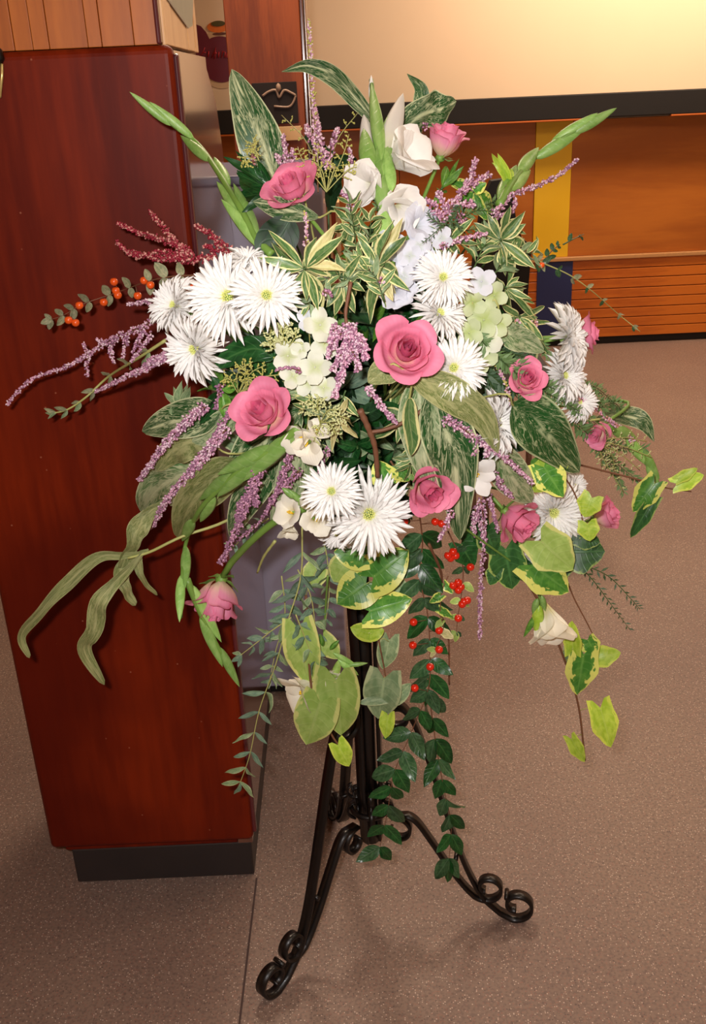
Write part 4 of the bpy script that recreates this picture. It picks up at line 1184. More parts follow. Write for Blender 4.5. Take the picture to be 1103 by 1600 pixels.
# ---- freesias
def freesia(label, blooms, buds_=(), path=None, mat='ivory', wd_=.85):
    P0 = Q(blooms[0][0], blooms[0][1], .03)
    root = thing('white_freesia', P0, label, 'flower')
    for x, y, L, f, op in blooms:
        fv = cv(*f); H = Q(x, y, .05) - fv * L * pxm(P0) * .5
        funnel(root, H, fv, L * pxm(P0), op, .015, mat, spin=RND.uniform(0, 1), throat=True, wd_=wd_)
        mb = MB(); mb.tube([H + fv * .004, H - fv * .012], [.003, .0018], 6); mb.build('tube', MT['stem'], root)
    for x0, y0, x1, y1, w, m_ in buds_: bud(root, Q(x0, y0, .05), Q(x1, y1, .05), w * pxm(P0), m_, 'bud', .9)
    if path:
        mb = MB(); mb.tube(world_path(path, .03), .0016, 6); mb.build('stem', MT['stem'], root)
    else: stem_to_core(root, P0, Vector((0, 1, 0)), .0016)
    return root
freesia('white freesia with yellow throat and green buds, left of the low middle chrysanthemums', [(451, 800, 46, (-.5, .2, .8), 1.2), (494, 812, 44, (.2, -.1, .9), 1.1), (452, 830, 36, (0, -.9, .4), .6)],
        [(462, 778, 440, 762, 11, 'sheath'), (470, 784, 452, 766, 10, 'sheath'), (478, 795, 478, 766, 20, 'ivory'), (480, 770, 466, 790, 12, 'sheath')])
freesia('ivory freesia bloom left of centre below the left rose', [(478, 694, 56, (-.2, -.5, .7), .9), (470, 682, 46, (-.8, -.3, .5), .6), (496, 672, 40, (.4, .5, .7), .9)])
freesia('white star-shaped freesia right of the low middle rose', [(746, 742, 50, (.1, -.3, .9), 1.45)], mat='white', wd_=.62)
freesia('white freesia hanging like a bell at the end of its stem, lower right', [(860, 982, 86, (.22, -.95, .3), .55)],
        [(842, 945, 838, 992, 17, 'ivy_lime'), (840, 935, 832, 960, 10, 'sheath'), (838, 960, 818, 996, 9, 'fresh'), (846, 930, 852, 955, 9, 'sheath')],
        path=[(705, 810), (760, 850), (815, 890), (838, 920), (846, 950)])
freesia('white freesia with narrow green buds among the hanging foliage, lower left of the stand', [(472, 1082, 78, (-.75, -.55, .5), .8), (520, 1060, 46, (.2, -.2, .9), .4)],
        [(520, 1020, 560, 1042, 8, 'sheath'), (528, 1030, 560, 1055, 11, 'sheath'), (540, 1040, 575, 1036, 7, 'sheath'), (515, 1015, 530, 1000, 7, 'fresh'), (505, 1010, 500, 990, 7, 'fresh'), (522, 1060, 530, 1030, 12, 'ivy_pale')],
        path=[(512, 900), (508, 960), (505, 1010), (500, 1060)])

# ---- hydrangeas
hydrangea([(500, 508, 28), (482, 500, 20, 'coolwhite'), (508, 536, 25), (450, 556, 26), (492, 574, 28), (458, 588, 22), (480, 596, 24), (506, 606, 22), (470, 545, 16)], 'white hydrangea florets left of the mauve heather clump', 'hydra', .05)
hydrangea([(752, 440, 24, 'coolwhite'), (772, 462, 22), (738, 472, 24), (756, 500, 29), (733, 520, 24), (758, 532, 29, 'hydra'), (778, 505, 22), (752, 560, 26), (730, 555, 18)], 'pale green hydrangea florets right of the chrysanthemum column', 'hydra_green', .03)
hydrangea([(640, 400, 20, 'coolwhite'), (655, 385, 20, 'coolwhite'), (690, 372, 19, 'coolwhite'), (630, 432, 20, 'coolwhite')], 'bluish white florets under the white gladiolus', 'coolwhite', .02)

# ---- heather
heather([(497, 300), (492, 200), (487, 110), (482, 30)], 'tall thin pinkish heather spike rising highest above the arrangement', 12, 'pale', .0, t0=.15)
heather([(510, 260), (500, 215), (494, 178)], 'thick mauve heather spray at the foot of the tallest spike', 16, 'mauve', .02, density=.6, side=[[(512, 262), (485, 215), (478, 195)], [(512, 262), (520, 220), (528, 200)]])
heather([(300, 402), (255, 395), (210, 400), (182, 378)], 'dusky red heather spray over the cabinet panel at the left', 15, 'red', .0, side=[[(300, 402), (262, 378), (220, 365), (183, 348)], [(300, 400), (275, 378), (250, 350), (234, 330)], [(296, 402), (250, 405), (205, 392)]])
heather([(380, 420), (350, 385), (330, 368), (305, 352)], 'deep red heather beside the left gladiolus spike', 20, 'red', -.02, side=[[(375, 412), (345, 392), (318, 384)], [(340, 400), (310, 405), (280, 412)]])
heather([(262, 486), (228, 508), (180, 528), (140, 552), (100, 575), (50, 592), (10, 632)], 'long arching mauve heather branch pointing far left', 13, 'mauve', .0,
        side=[[(140, 552), (135, 570), (136, 590)], [(136, 555), (133, 543), (130, 535)], [(178, 528), (172, 545), (178, 568)], [(200, 520), (195, 540), (192, 560)], [(228, 505), (218, 530), (206, 552)], [(236, 520), (222, 545), (205, 565)], [(180, 528), (165, 536), (150, 530)]])
heather([(275, 545), (255, 560), (230, 574), (190, 592), (150, 612)], 'lilac heather sprig lying just under the long mauve branch', 20, 'mauve', .01, side=[[(270, 530), (262, 550), (245, 566)], [(262, 560), (240, 560), (222, 575)]], taper=.3)
heather([(248, 468), (225, 472), (200, 476)], 'short mauve heather tip beside the orange berries', 11, 'mauve', .01)
heather([(545, 505), (545, 540), (535, 580), (522, 622)], 'dense mauve heather clump hanging in the centre left of the largest rose', 24, 'mauve', .07, density=1.5,
        side=[[(540, 515), (520, 535), (512, 560)], [(548, 512), (562, 530), (575, 548)], [(548, 512), (566, 545), (572, 562)], [(540, 540), (530, 560), (520, 580)], [(545, 540), (556, 560), (560, 580)], [(530, 510), (520, 520), (515, 535)]])
heather([(572, 605), (590, 625), (605, 645), (620, 662)], 'lilac heather tip crossing the brown twig in the centre', 17, 'mauve', .06, density=1.4)
heather([(320, 636), (290, 660), (262, 690), (238, 722), (218, 750)], 'mauve heather spike over the marbled leaf at the left', 22, 'mauve', .05, density=1.3)
heather([(352, 672), (325, 705), (300, 735), (262, 780), (235, 825)], 'second mauve heather spike below it, tip by the drooping ribbons', 24, 'mauve', .06, density=1.3)
heather([(365, 640), (345, 665), (330, 690)], 'small purple heather tuft under the seed spray at the left', 16, 'dark', .04)
heather([(345, 600), (340, 625), (336, 640)], 'purple heather tuft just left of the left rose', 16, 'dark', .02)
heather([(405, 730), (392, 765), (380, 800), (368, 830), (346, 880)], 'purple heather hanging above the drooping pale rose', 24, 'dark', .05, side=[[(402, 742), (396, 775), (402, 790)], [(392, 770), (376, 795), (370, 812)]])
heather([(458, 700), (444, 735), (434, 765), (415, 800)], 'dark mauve heather beside the ivory freesia', 20, 'dark', .03, side=[[(468, 735), (450, 755), (440, 770)]])
heather([(518, 700), (505, 718), (498, 738)], 'dark purple heather bit above the low middle chrysanthemums', 18, 'dark', .02)
heather([(690, 345), (715, 310), (735, 280), (742, 250)], 'mauve heather cluster at upper right beside the top rosebud', 20, 'mauve', .02, side=[[(700, 335), (690, 310), (682, 300)], [(710, 325), (730, 318), (742, 322)], [(720, 300), (745, 285), (765, 272)], [(690, 345), (676, 320), (664, 312)], [(712, 330), (722, 345), (730, 352)]])
heather([(770, 335), (800, 305), (840, 290), (875, 272), (903, 248)], 'slim mauve heather spike lying along the right gladiolus', 12, 'mauve', .0, side=[[(780, 330), (790, 310), (792, 290)], [(775, 340), (800, 330), (806, 310)]])
heather([(688, 385), (715, 376), (745, 368), (762, 366)], 'short mauve heather spike above the right chrysanthemums', 13, 'mauve', .03)
heather([(840, 505), (815, 502), (785, 498)], 'pinkish heather tip by the blue stripe at the right', 10, 'pink', .0)
heather([(695, 655), (720, 668), (750, 690), (775, 705), (800, 725), (832, 755)], 'mauve heather running across the marbled leaves to the lower right', 19, 'mauve', .06, side=[[(738, 680), (742, 700), (740, 712)], [(755, 690), (762, 705), (760, 714)]])
heather([(768, 735), (785, 760), (800, 778)], 'mauve heather tuft above the lower right rose', 17, 'mauve', .04)
heather([(752, 780), (756, 830), (752, 900), (750, 950), (750, 1000)], 'long thin mauve heather tail hanging down at the right of the berries', 14, 'mauve', .02, side=[[(742, 795), (750, 820), (758, 845)], [(748, 790), (740, 815), (742, 840)]], taper=.5)
heather([(757, 755), (768, 790), (778, 830)], 'mauve heather sprig left of the lower right rose', 13, 'mauve', .03)
heather([(705, 800), (697, 820), (686, 845)], 'small mauve heather tip just under the low middle rose', 14, 'mauve', .07)
heather([(398, 300), (396, 260), (390, 205), (380, 170)], 'thin pinkish heather behind the tall marbled leaf', 9, 'pink', -.02)
heather([(452, 270), (446, 235), (442, 210)], 'lilac heather bit beside the pink rose at upper left', 14, 'mauve', .0, side=[[(448, 262), (436, 252), (430, 240)], [(452, 262), (458, 245), (456, 232)]])
heather([(548, 280), (548, 250), (546, 232)], 'lilac heather bit left of the gladiolus blooms', 13, 'mauve', .0)
heather([(478, 385), (478, 350), (476, 330)], 'pale heather bit under the upper left rose', 12, 'pale', .01)
heather([(548, 330), (544, 310), (532, 300)], 'mauve heather bit below the lowest left gladiolus bloom', 13, 'mauve', .02)
heather([(665, 200), (660, 180), (662, 155)], 'dull mauve heather tip in front of the folded leaf at the top', 10, 'dark', .0)
heather([(505, 455), (512, 458), (520, 462)], 'tiny mauve heather tip among the cream-edged leaves', 11, 'mauve', .06)
heather([(590, 440), (602, 436), (614, 432)], 'tiny mauve heather tip above the largest rose', 12, 'mauve', .05)
heather([(990, 690), (970, 672), (950, 655), (900, 618), (870, 606)], 'reddish brown seeding heather crossing the small peach rose', 11, 'pink', .02)
heather([(800, 640), (790, 600), (775, 570)], 'pale mauve heather bit right of the rose beside the chrysanthemum', 9, 'pale', .02)
heather([(440, 740), (425, 790), (390, 830), (362, 850), (340, 880)], 'thin dark heather strand behind the purple heather', 9, 'dark', .0)
heather([(470, 580), (448, 574), (430, 580)], 'dull mauve strand over the white hydrangea florets', 8, 'dark', .065)

# ---- marbled and other broad leaves
big_leaf([(440, 325, 1.43), (425, 270, 1.42), (395, 190, 1.43), (362, 108, 1.45)], 74, 'tall upright marbled leaf at the upper left', 'marble', 'oval', side_tilt=(.35, .1))
big_leaf([(592, 200, 1.45), (560, 160, 1.44), (520, 118, 1.43), (480, 103, 1.42), (440, 112, 1.41)], 30, 'narrow marbled leaf arching over to the left at the top', 'marble', 'lance', side_tilt=.5)
big_leaf([(630, 200, 1.45), (655, 175, 1.44), (658, 140, 1.44), (636, 115, 1.44)], 26, 'dark curled leaf curving up at the top beside the white bud', 'marble_dark', 'lance', side_tilt=.6)
big_leaf([(620, 205, 1.45), (660, 178, 1.42), (690, 170, 1.40), (713, 158, 1.39)], 52, 'folded marbled leaf at the top right of the white gladiolus', 'marble', 'oval', side_tilt=(.3, .7), wave=.25)
big_leaf([(345, 640), (310, 650), (265, 660), (222, 674)], 62, 'marbled oval leaf under the heather at the far left', 'marble', 'oval', .02)
big_leaf([(318, 740), (280, 745), (245, 765), (220, 800)], 74, 'pale crumpled marbled leaf at the left behind the heather spikes', 'marble_pale', 'oval', .01, wave=.2)
big_leaf([(340, 700), (300, 690), (270, 705), (245, 735)], 56, 'olive green marbled leaf between the two mauve heather spikes', 'marble_olive', 'oval', .02, wave=.2)
big_leaf([(380, 720), (340, 745), (300, 790), (278, 840)], 66, 'plain sage green leaf folded beside the arching gladiolus', 'marble_olive', 'oval', .03, side_tilt=.5)
big_leaf([(470, 640), (430, 672), (390, 715), (360, 760)], 76, 'dark marbled leaf behind the green gladiolus buds', 'marble', 'oval', .0)
big_leaf([(480, 670), (465, 720), (448, 770), (425, 820)], 52, 'bluish marbled leaf hanging left of the ivory freesia', 'marble_pale', 'oval', .0)
big_leaf([(380, 640), (350, 660), (325, 680), (300, 690)], 42, 'pale bluish marbled leaf beside the left rose', 'marble_pale', 'oval', .02)
big_leaf([(440, 690), (410, 740), (380, 790), (360, 840)], 54, 'marbled leaf low at the left behind the purple heather', 'marble', 'oval', -.01)
big_leaf([(655, 590), (655, 650), (660, 700), (672, 760)], 66, 'pale marbled leaf hanging left of the large marbled one', 'marble_pale', 'oval', .045, side_tilt=-.3)
big_leaf([(672, 612), (695, 670), (712, 730), (718, 845)], 84, 'large glossy marbled leaf hanging in the middle above the low rose', 'marble', 'oval', .055, side_tilt=.2)
big_leaf([(640, 585), (680, 602), (720, 625), (755, 655), (778, 708)], 56, 'olive marbled leaf arching over to the white chrysanthemum', 'marble_olive', 'oval', .07, side_tilt=-.2)
big_leaf([(632, 575), (600, 580), (575, 598)], 44, 'speckled leaf tucked below the largest rose', 'marble_olive', 'oval', .05)
big_leaf([(800, 632), (830, 655), (865, 690), (905, 738)], 84, 'broad dark green marbled leaf at the right, shining', 'marble_dark', 'oval', .06, side_tilt=.15)
big_leaf([(770, 690), (790, 730), (810, 760), (830, 785)], 60, 'bluish marbled leaf beneath the broad dark one', 'marble_pale', 'oval', .02)
big_leaf([(640, 620), (640, 655), (645, 690), (642, 712)], 26, 'narrow folded cream-edged leaf right of the brown twig', 'lance', 'oval', .07, side_tilt=.5, name='folded_leaf')
big_leaf([(780, 500), (800, 525), (825, 535), (850, 550)], 40, 'speckled pale leaf at the right above the half covered rose', 'marble_pale', 'oval', .02)
big_leaf([(700, 545), (690, 590), (680, 615), (650, 640)], 60, 'grey green leaf behind the largest rose', 'sage', 'oval', .0, name='sage_leaf')
big_leaf([(930, 655), (975, 650), (1005, 660), (1022, 690)], 32, 'dark curled marbled leaf at the right edge above the gladiolus tip', 'marble', 'lance', .0, side_tilt=.4)
big_leaf([(400, 600), (425, 560), (440, 540), (470, 520)], 60, 'dark green leaf under the left chrysanthemums', 'laurel', 'oval', .0, name='green_leaf')
big_leaf([(430, 560), (400, 545), (365, 555), (335, 575)], 42, 'dark leaf below the largest chrysanthemum', 'laurel', 'oval', .02, name='green_leaf')
big_leaf([(455, 340), (440, 365), (425, 390), (470, 420)], 60, 'dark blue-green leaf under the upper left rose', 'deep', 'oval', .0, name='green_leaf')
big_leaf([(500, 340), (455, 330), (420, 320), (395, 315)], 34, 'marbled edge of a leaf below the upper left rose', 'marble', 'lance', .01)
# drooping ribbon-like leaves at the lower left
root = thing('drooping_ribbon_leaf', Q(285, 838, .02), 'pale variegated stem with long drooping ribbon leaves in front of the cabinet, lower left', 'foliage')
YR = 1.34
mb = MB(); mb.tube(catmull([CORE, W(380, 800, 1.38), W(285, 838, YR), W(235, 862, YR), W(200, 872, YR)], 6), .0022, 6); mb.build('stem', MT['stem_pale'], root)
def ribbon(parent, path, wpx, mat, tl):
    C = catmull([W(x, y, Y) for x, y, Y in path], 9); m = len(C) - 1; P = []
    for i, p in enumerate(C):
        u = i / m; T = at_t(C, u)[1]; V = view_n(p); sd = T.cross(V).normalized(); nn = sd.cross(T)
        ta = tl[0] + (tl[1] - tl[0]) * u + .35 * math.sin(u * 11)
        sd = sd * math.cos(ta) + nn * math.sin(ta)
        h = wpx * pxm(p) * .5 * max(.06, math.sin(math.pi * min(1, u ** 1.15 * .96 + .02)) ** .6)
        if i == m: h = .0003
        nn = sd.cross(T)
        P.append([p + sd * h * v + nn * (.2 * h * abs(v) + .22 * h * math.sin(u * 21 + v)) for v in (-1, -.5, 0, .5, 1)])
    mb = MB(); mb.grid(P, m, 4); mb.build('leaf', MT[mat], parent)
ribbon(root, [(235, 862, YR), (190, 868, YR), (150, 872, YR - .01), (105, 912, YR), (62, 955, YR), (34, 995, YR + .01), (46, 1028, YR + .02)], 22, 'marble_olive', (.3, .5))
ribbon(root, [(225, 862, YR), (185, 905, YR - .01), (155, 940, YR - .02), (148, 980, YR - .01), (132, 1015, YR), (163, 1070, YR + .02)], 29, 'marble_olive', (.4, .1))
ribbon(root, [(215, 862, YR + .01), (190, 885, YR + .01), (195, 920, YR + .01), (212, 946, YR + .02)], 24, 'marble_olive', (.2, .6))
ribbon(root, [(232, 858, YR + .01), (216, 870, YR + .01), (222, 905, YR + .01), (246, 930, YR + .03)], 14, 'marble_olive', (.1, .8))
ribbon(root, [(262, 780, YR + .02), (225, 810, YR + .01), (205, 850, YR), (188, 890, YR + .01)], 34, 'marble_olive', (.3, .8))

# ---- dark laurel-like leaves near the upper left
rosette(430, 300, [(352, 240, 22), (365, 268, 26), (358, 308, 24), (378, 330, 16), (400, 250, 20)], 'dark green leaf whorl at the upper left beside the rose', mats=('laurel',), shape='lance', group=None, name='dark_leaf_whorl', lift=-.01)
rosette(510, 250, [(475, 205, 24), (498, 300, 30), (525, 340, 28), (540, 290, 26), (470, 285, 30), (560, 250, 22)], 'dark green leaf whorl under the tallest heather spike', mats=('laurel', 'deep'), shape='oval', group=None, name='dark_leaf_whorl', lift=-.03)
rosette(345, 610, [(318, 668, 24), (305, 605, 22), (360, 660, 20), (330, 560, 20), (372, 600, 20), (330, 590, 16)], 'fresh green leaf whorl beneath the down-left chrysanthemum', mats=('fresh', 'laurel'), group=None, name='green_leaf_whorl', lift=.01)

# ---- cream-edged rosettes
rosette(476, 420, [(418, 356, 20), (405, 402, 22), (420, 425, 18), (532, 348, 24), (536, 368, 26), (492, 362, 16), (535, 410, 20), (500, 485, 20), (455, 470, 22), (512, 498, 24), (545, 425, 20), (480, 470, 18)], 'cream-edged leaf rosette right of the left chrysanthemums', lift=.07, mats=('lance', 'lance', 'lance', 'lance_dry'))
rosette(590, 415, [(636, 366, 26), (605, 345, 18), (560, 368, 18), (640, 455, 20), (580, 470, 20), (612, 470, 26), (545, 400, 20), (628, 420, 22), (572, 500, 28)], 'cream-edged leaf rosette below the white gladiolus', lift=.05, mats=('lance', 'lance', 'lance_dry'))
rosette(535, 440, [(500, 400, 20), (560, 400, 18), (510, 480, 22), (555, 490, 22), (570, 450, 20), (525, 495, 20)], 'cream-edged leaf rosette in the very middle', lift=.04)
rosette(548, 350, [(520, 320, 14), (560, 310, 14), (585, 340, 14), (575, 375, 16), (530, 385, 16), (515, 360, 14), (545, 395, 14), (540, 315, 12), (565, 330, 12)], 'small-leaved cream-edged shoot under the left gladiolus bloom', lift=.01)
rosette(782, 375, [(740, 350, 22), (795, 320, 22), (822, 350, 20), (830, 378, 18), (838, 420, 20), (810, 440, 18), (790, 432, 16), (762, 335, 18), (725, 395, 16), (815, 335, 24), (752, 400, 14)], 'cream-edged leaf rosette at the right in front of the black chair', lift=.02)
rosette(700, 378, [(655, 372, 14), (680, 350, 14), (740, 340, 16), (720, 400, 16), (665, 405, 16), (750, 380, 16), (690, 345, 12)], 'cream-edged sprig above the right chrysanthemums', lift=.0)
rosette(790, 450, [(845, 505, 14), (830, 470, 14), (825, 440, 12), (800, 500, 14), (765, 430, 14), (840, 480, 12), (812, 430, 12)], 'narrow cream-edged leaves hanging beside the pale green florets', lift=.0)
rosette(812, 495, [(858, 476, 13), (850, 530, 16), (862, 560, 14), (845, 570, 16), (800, 540, 16), (780, 475, 14), (825, 520, 18)], 'arching narrow cream-edged leaves in front of the blue stripe', lift=.0, shape='strap')
rosette(632, 655, [(655, 620, 22), (575, 690, 20), (670, 690, 18), (600, 640, 26), (648, 640, 24)], 'cream-edged leaf tips right of the brown twig', lift=.03)
rosette(530, 650, [(470, 640, 10), (555, 665, 12), (500, 690, 10), (470, 665, 12), (545, 620, 10), (560, 690, 14), (500, 640, 10), (515, 700, 12)], 'thin pale leaves and stalks in the centre left of the twig', lift=.04, mats=('sage', 'lance_dry'))
rosette(280, 640, [(258, 612, 16), (278, 598, 14), (300, 600, 14), (262, 640, 18)], 'pale pointed leaf tips above the far left marbled leaf', lift=.0, mats=('sage',), group=None)
rosette(740, 300, [(775, 330, 30), (720, 318, 24), (755, 285, 20), (700, 280, 18), (760, 345, 18)], 'yellow and green variegated leaves under the right heather cluster', lift=.0, mats=('ivy',), shape='oval', group=None, name='variegated_leaf_whorl')
rosette(795, 285, [(768, 240, 12), (780, 250, 16), (800, 262, 12)], 'small lime leaf tip standing left of the right gladiolus', lift=-.01, mats=('ivy_lime',), shape='oval', group=None, name='lime_leaf_shoot')
rosette(690, 295, [(700, 250, 12), (725, 262, 12), (675, 330, 10)], 'thin green leaves at the stem of the top rosebud', mats=('fresh',), group=None, name='green_leaf_shoot')

VG = ('lance', 'lance', 'sage')
for pth, lb, lf in (([(570, 440), (556, 380), (545, 310)], 'bushy small-leaved cream-edged shoot left of the white gladiolus stem', .03),
                    ([(560, 450), (575, 390), (580, 340)], 'small cream-edged shoot hugging the gladiolus stem', .04),
                    ([(560, 440), (520, 430), (500, 450), (480, 480)], 'cream-edged shoot bending down left of the centre', .05),
                    ([(600, 470), (585, 430), (560, 420)], 'short cream-edged shoot above the mauve clump', .05),
                    ([(700, 420), (690, 380), (660, 345)], 'cream-edged shoot rising behind the right chrysanthemums', .0),
                    ([(740, 420), (760, 380), (800, 350)], 'cream-edged shoot leaning right under the heather cluster', .01),
                    ([(770, 430), (800, 400), (835, 395)], 'cream-edged shoot with downward leaves beside the black chair', .02),
                    ([(760, 600), (790, 560), (800, 510)], 'cream-edged shoot below the pale green florets', .0),
                    ([(500, 640), (480, 615), (460, 605)], 'pale small-leaved shoot beside the left rose', .04),
                    ([(540, 610), (525, 650), (500, 700)], 'pale small-leaved shoot in the dark centre', .02),
                    ([(660, 660), (650, 700), (640, 730)], 'pale small-leaved shoot above the low middle rose', .02)):
    sprig(pth, lb, None, 8, 36, 10, 'lance', VG, 48, name='cream_edged_shoot', group='small cream-edged shoots', lift=lf, tilt=.9, taper=.8)
# ---- brown twig in the centre, bare stems
def twig(path, r, mat, label, lift=.03, name='bare_twig', side=()):
    C = world_path(path, lift); root = thing(name, C[0], label, 'twig')
    mb = MB(); mb.tube(C, [r * (1 - .3 * i / len(C)) * (1 + .12 * math.sin(i * 1.9)) for i in range(len(C))], 8); mb.build('twig_stem', MT[mat], root)
    for p in side:
        mb = MB(); mb.tube(world_path(p, lift), r * .6, 6); mb.build('side_twig', MT[mat], root)
twig([(562, 640), (575, 668), (586, 700), (590, 745)], .0042, 'twig', 'orange brown bare twig in the dark centre', .05, side=[[(580, 675), (605, 670), (640, 655), (670, 632)]])
twig([(548, 440), (540, 490), (545, 520)], .0024, 'twig', 'thin brown twig above the mauve heather clump', .06)
twig([(430, 845), (412, 870), (402, 895)], .0022, 'stem_pale', 'short cut pale green stem at the lower left', .02, name='cut_stem')
twig([(670, 850), (690, 900), (685, 950), (700, 990), (702, 1070)], .0022, 'twig', 'bare brown twig looping down behind the red berries', .0)

# ---- berry branches
sprig([(310, 430), (270, 432), (230, 440), (180, 458), (130, 475), (100, 492), (72, 502)], 'branch of dusty leaves and orange berries stretching left over the red panel', None, 9, 26, 15, 'oval', ('coto_dry',), 55,
      name='orange_berry_branch', cat='branch', berries=('berry_o', 6.5, [(235, 445), (225, 438), (178, 440), (184, 461), (181, 454), (124, 477), (107, 500), (118, 504), (162, 472), (215, 462), (291, 452), (298, 450)]), stem_mat='twig')
sprig([(770, 400), (830, 405), (850, 412), (890, 430), (925, 455), (965, 490), (1000, 518)], 'thin trailing branch with small grey leaves against the pine planks', None, 9, 20, 9, 'oval', ('coto_dry', 'coto'), 40, name='trailing_branch', cat='branch',
      berries=('berry_o', 5, [(846, 414), (807, 404), (812, 400)]), stem_mat='stem_pale', pair=True)
sprig([(850, 408), (862, 392), (875, 382)], 'tiny dark twig with leaf over the yellow stripe', None, 3, 16, 8, 'oval', ('coto',), 40, name='small_twig', cat='branch', stem_mat='twig')
sprig([(880, 382), (895, 374), (912, 366)], 'single small green leaf tip beside the yellow stripe', None, 2, 26, 10, 'oval', ('coto',), 20, name='leaf_tip', cat='branch', pair=False)
YT = 1.33
sprig([(655, 800, 1.30), (660, 850, YT), (655, 900, YT), (668, 960, YT), (672, 1030, YT), (668, 1080, YT), (640, 1150, YT), (615, 1210, YT), (605, 1270, YT), (590, 1340, YT + .01)],
      'long hanging branch of dark oval leaves with red berries, reaching lowest beside the stand', None, 18, 52, 27, 'ovate', ('coto', 'coto', 'laurel'), 44, name='red_berry_branch', cat='branch',
      berries=('berry_r', 6.5, [(680, 815), (690, 818), (632, 815), (646, 972), (645, 1008), (672, 1042), (686, 985), (648, 1075)]), stem_mat='twig', taper=.85)
sprig([(700, 830, 1.31), (722, 880, YT), (722, 920, YT), (716, 960, YT), (712, 1000, YT)], 'short branch hung with clusters of bright red berries', None, 6, 24, 15, 'oval', ('coto', 'sage', 'ivy_pale'), 55, name='red_berry_branch', cat='branch',
      berries=('berry_r', 6.5, [(700, 868), (708, 862), (712, 868), (704, 872), (735, 886), (708, 915), (716, 910), (720, 917), (716, 922), (725, 940), (722, 944), (716, 966), (686, 1015), (730, 938)]), stem_mat='twig')
sprig([(668, 1060, YT), (675, 1120, YT + .02), (684, 1180, YT + .02), (695, 1240, YT + .02), (705, 1290, YT + .02), (700, 1360, YT + .02)], 'second dark-leaved trailing branch hanging over the right leg of the stand', None, 9, 50, 24, 'ovate', ('coto', 'laurel'), 28, name='dark_leaf_branch', cat='branch', stem_mat='twig', taper=.95)
sprig([(700, 900, YT), (690, 925, YT - .01), (688, 960, YT - .01), (692, 985, YT - .01), (672, 1030, YT - .01)], 'small cream variegated ivy strand among the red berries', None, 6, 26, 18, 'ivy', ('ivy_pale', 'ivy', 'lance_dry'), 60, name='small_ivy_strand', cat='foliage', pair=False, stem_mat='twig')

# ---- eucalyptus, lower left
EU = ('euc', 'euc', 'sage')
sprig([(472, 820, 1.33), (470, 900, 1.33), (450, 970, 1.32), (430, 1040, 1.32), (405, 1110, 1.33), (390, 1180, 1.33), (372, 1232, 1.34)], 'long eucalyptus stem hanging lowest at the left of the stand', None, 13, 38, 9, 'lance', EU, 50, name='eucalyptus_stem', stem_mat='stem_pale', taper=.95, stem_r=.0014, tilt=.9)
sprig([(455, 965, 1.32), (425, 985, 1.32), (400, 1005, 1.32), (368, 1030, 1.32)], 'eucalyptus side shoot pointing left in front of the cabinet', None, 5, 32, 13, 'lance', EU, 45, name='eucalyptus_stem', stem_mat='stem_pale', tilt=.9)
sprig([(465, 890, 1.34), (485, 930, 1.33), (493, 985, 1.33), (495, 1030, 1.33)], 'eucalyptus stem in the middle of the hanging foliage', None, 8, 34, 14, 'lance', EU, 55, name='eucalyptus_stem', stem_mat='stem_pale', tilt=.9)
sprig([(505, 840, 1.34), (512, 880, 1.34), (514, 930, 1.34), (508, 975, 1.34)], 'eucalyptus stem hanging just left of the yellow-edged ivy', None, 8, 32, 14, 'oval', EU, 55, name='eucalyptus_stem', stem_mat='stem_pale', tilt=.9)
sprig([(462, 960, 1.31), (478, 1000, 1.31), (495, 1040, 1.31), (515, 1080, 1.31)], 'eucalyptus shoot crossing the pale ivy leaves', None, 6, 34, 14, 'lance', EU, 50, name='eucalyptus_stem', stem_mat='stem_pale', tilt=.9)
sprig([(440, 900, 1.35), (445, 960, 1.35), (430, 1020, 1.35), (420, 1070, 1.35)], 'eucalyptus stem behind the longest one', None, 7, 34, 12, 'lance', EU, 55, name='eucalyptus_stem', stem_mat='stem_pale', tilt=.9)
sprig([(420, 810, 1.36), (390, 830, 1.36), (362, 858, 1.36)], 'small eucalyptus tip above the hanging rose', None, 4, 30, 12, 'lance', EU, 50, name='eucalyptus_stem', stem_mat='stem_pale', tilt=.9)

# ---- ivy
def ivy(path, leaves, label, stem=True, r=.0016, mat='twig', lift=0.0, name='ivy_trail', shape='ivy'):
    """leaves: base x, y, tip x, y, width px, material[, depth offset]"""
    C = world_path(path, lift); root = thing(name, C[0], label, 'foliage')
    mb = MB(); mb.tube(C, [r * (1 - .4 * i / len(C)) for i in range(len(C))], 6); mb.build('stem', MT[mat], root)
    for q in leaves:
        x0, y0, x1, y1, w, m_ = q[:6]
        near = min(C, key=lambda c: (W(x0, y0, c.y) - c).length)
        Y = near.y - .012 - (q[6] if len(q) > 6 else 0)
        a = W(x0, y0, Y); b = W(x1, y1, Y - .006)
        leaf(root, a, b, w * 1.12 * pxm(a), shape if m_ != 'sage' else 'heart', m_, tilt=.18, var=RND.choice((0, 0, 1)))
        mb = MB(); mb.tube([near, near.lerp(a, .5) + Vector((0, 0, .003)), a + (b - a) * .05], .0008, 5); mb.build('leaf_stalk', MT['stem_pale'], root)
    return root
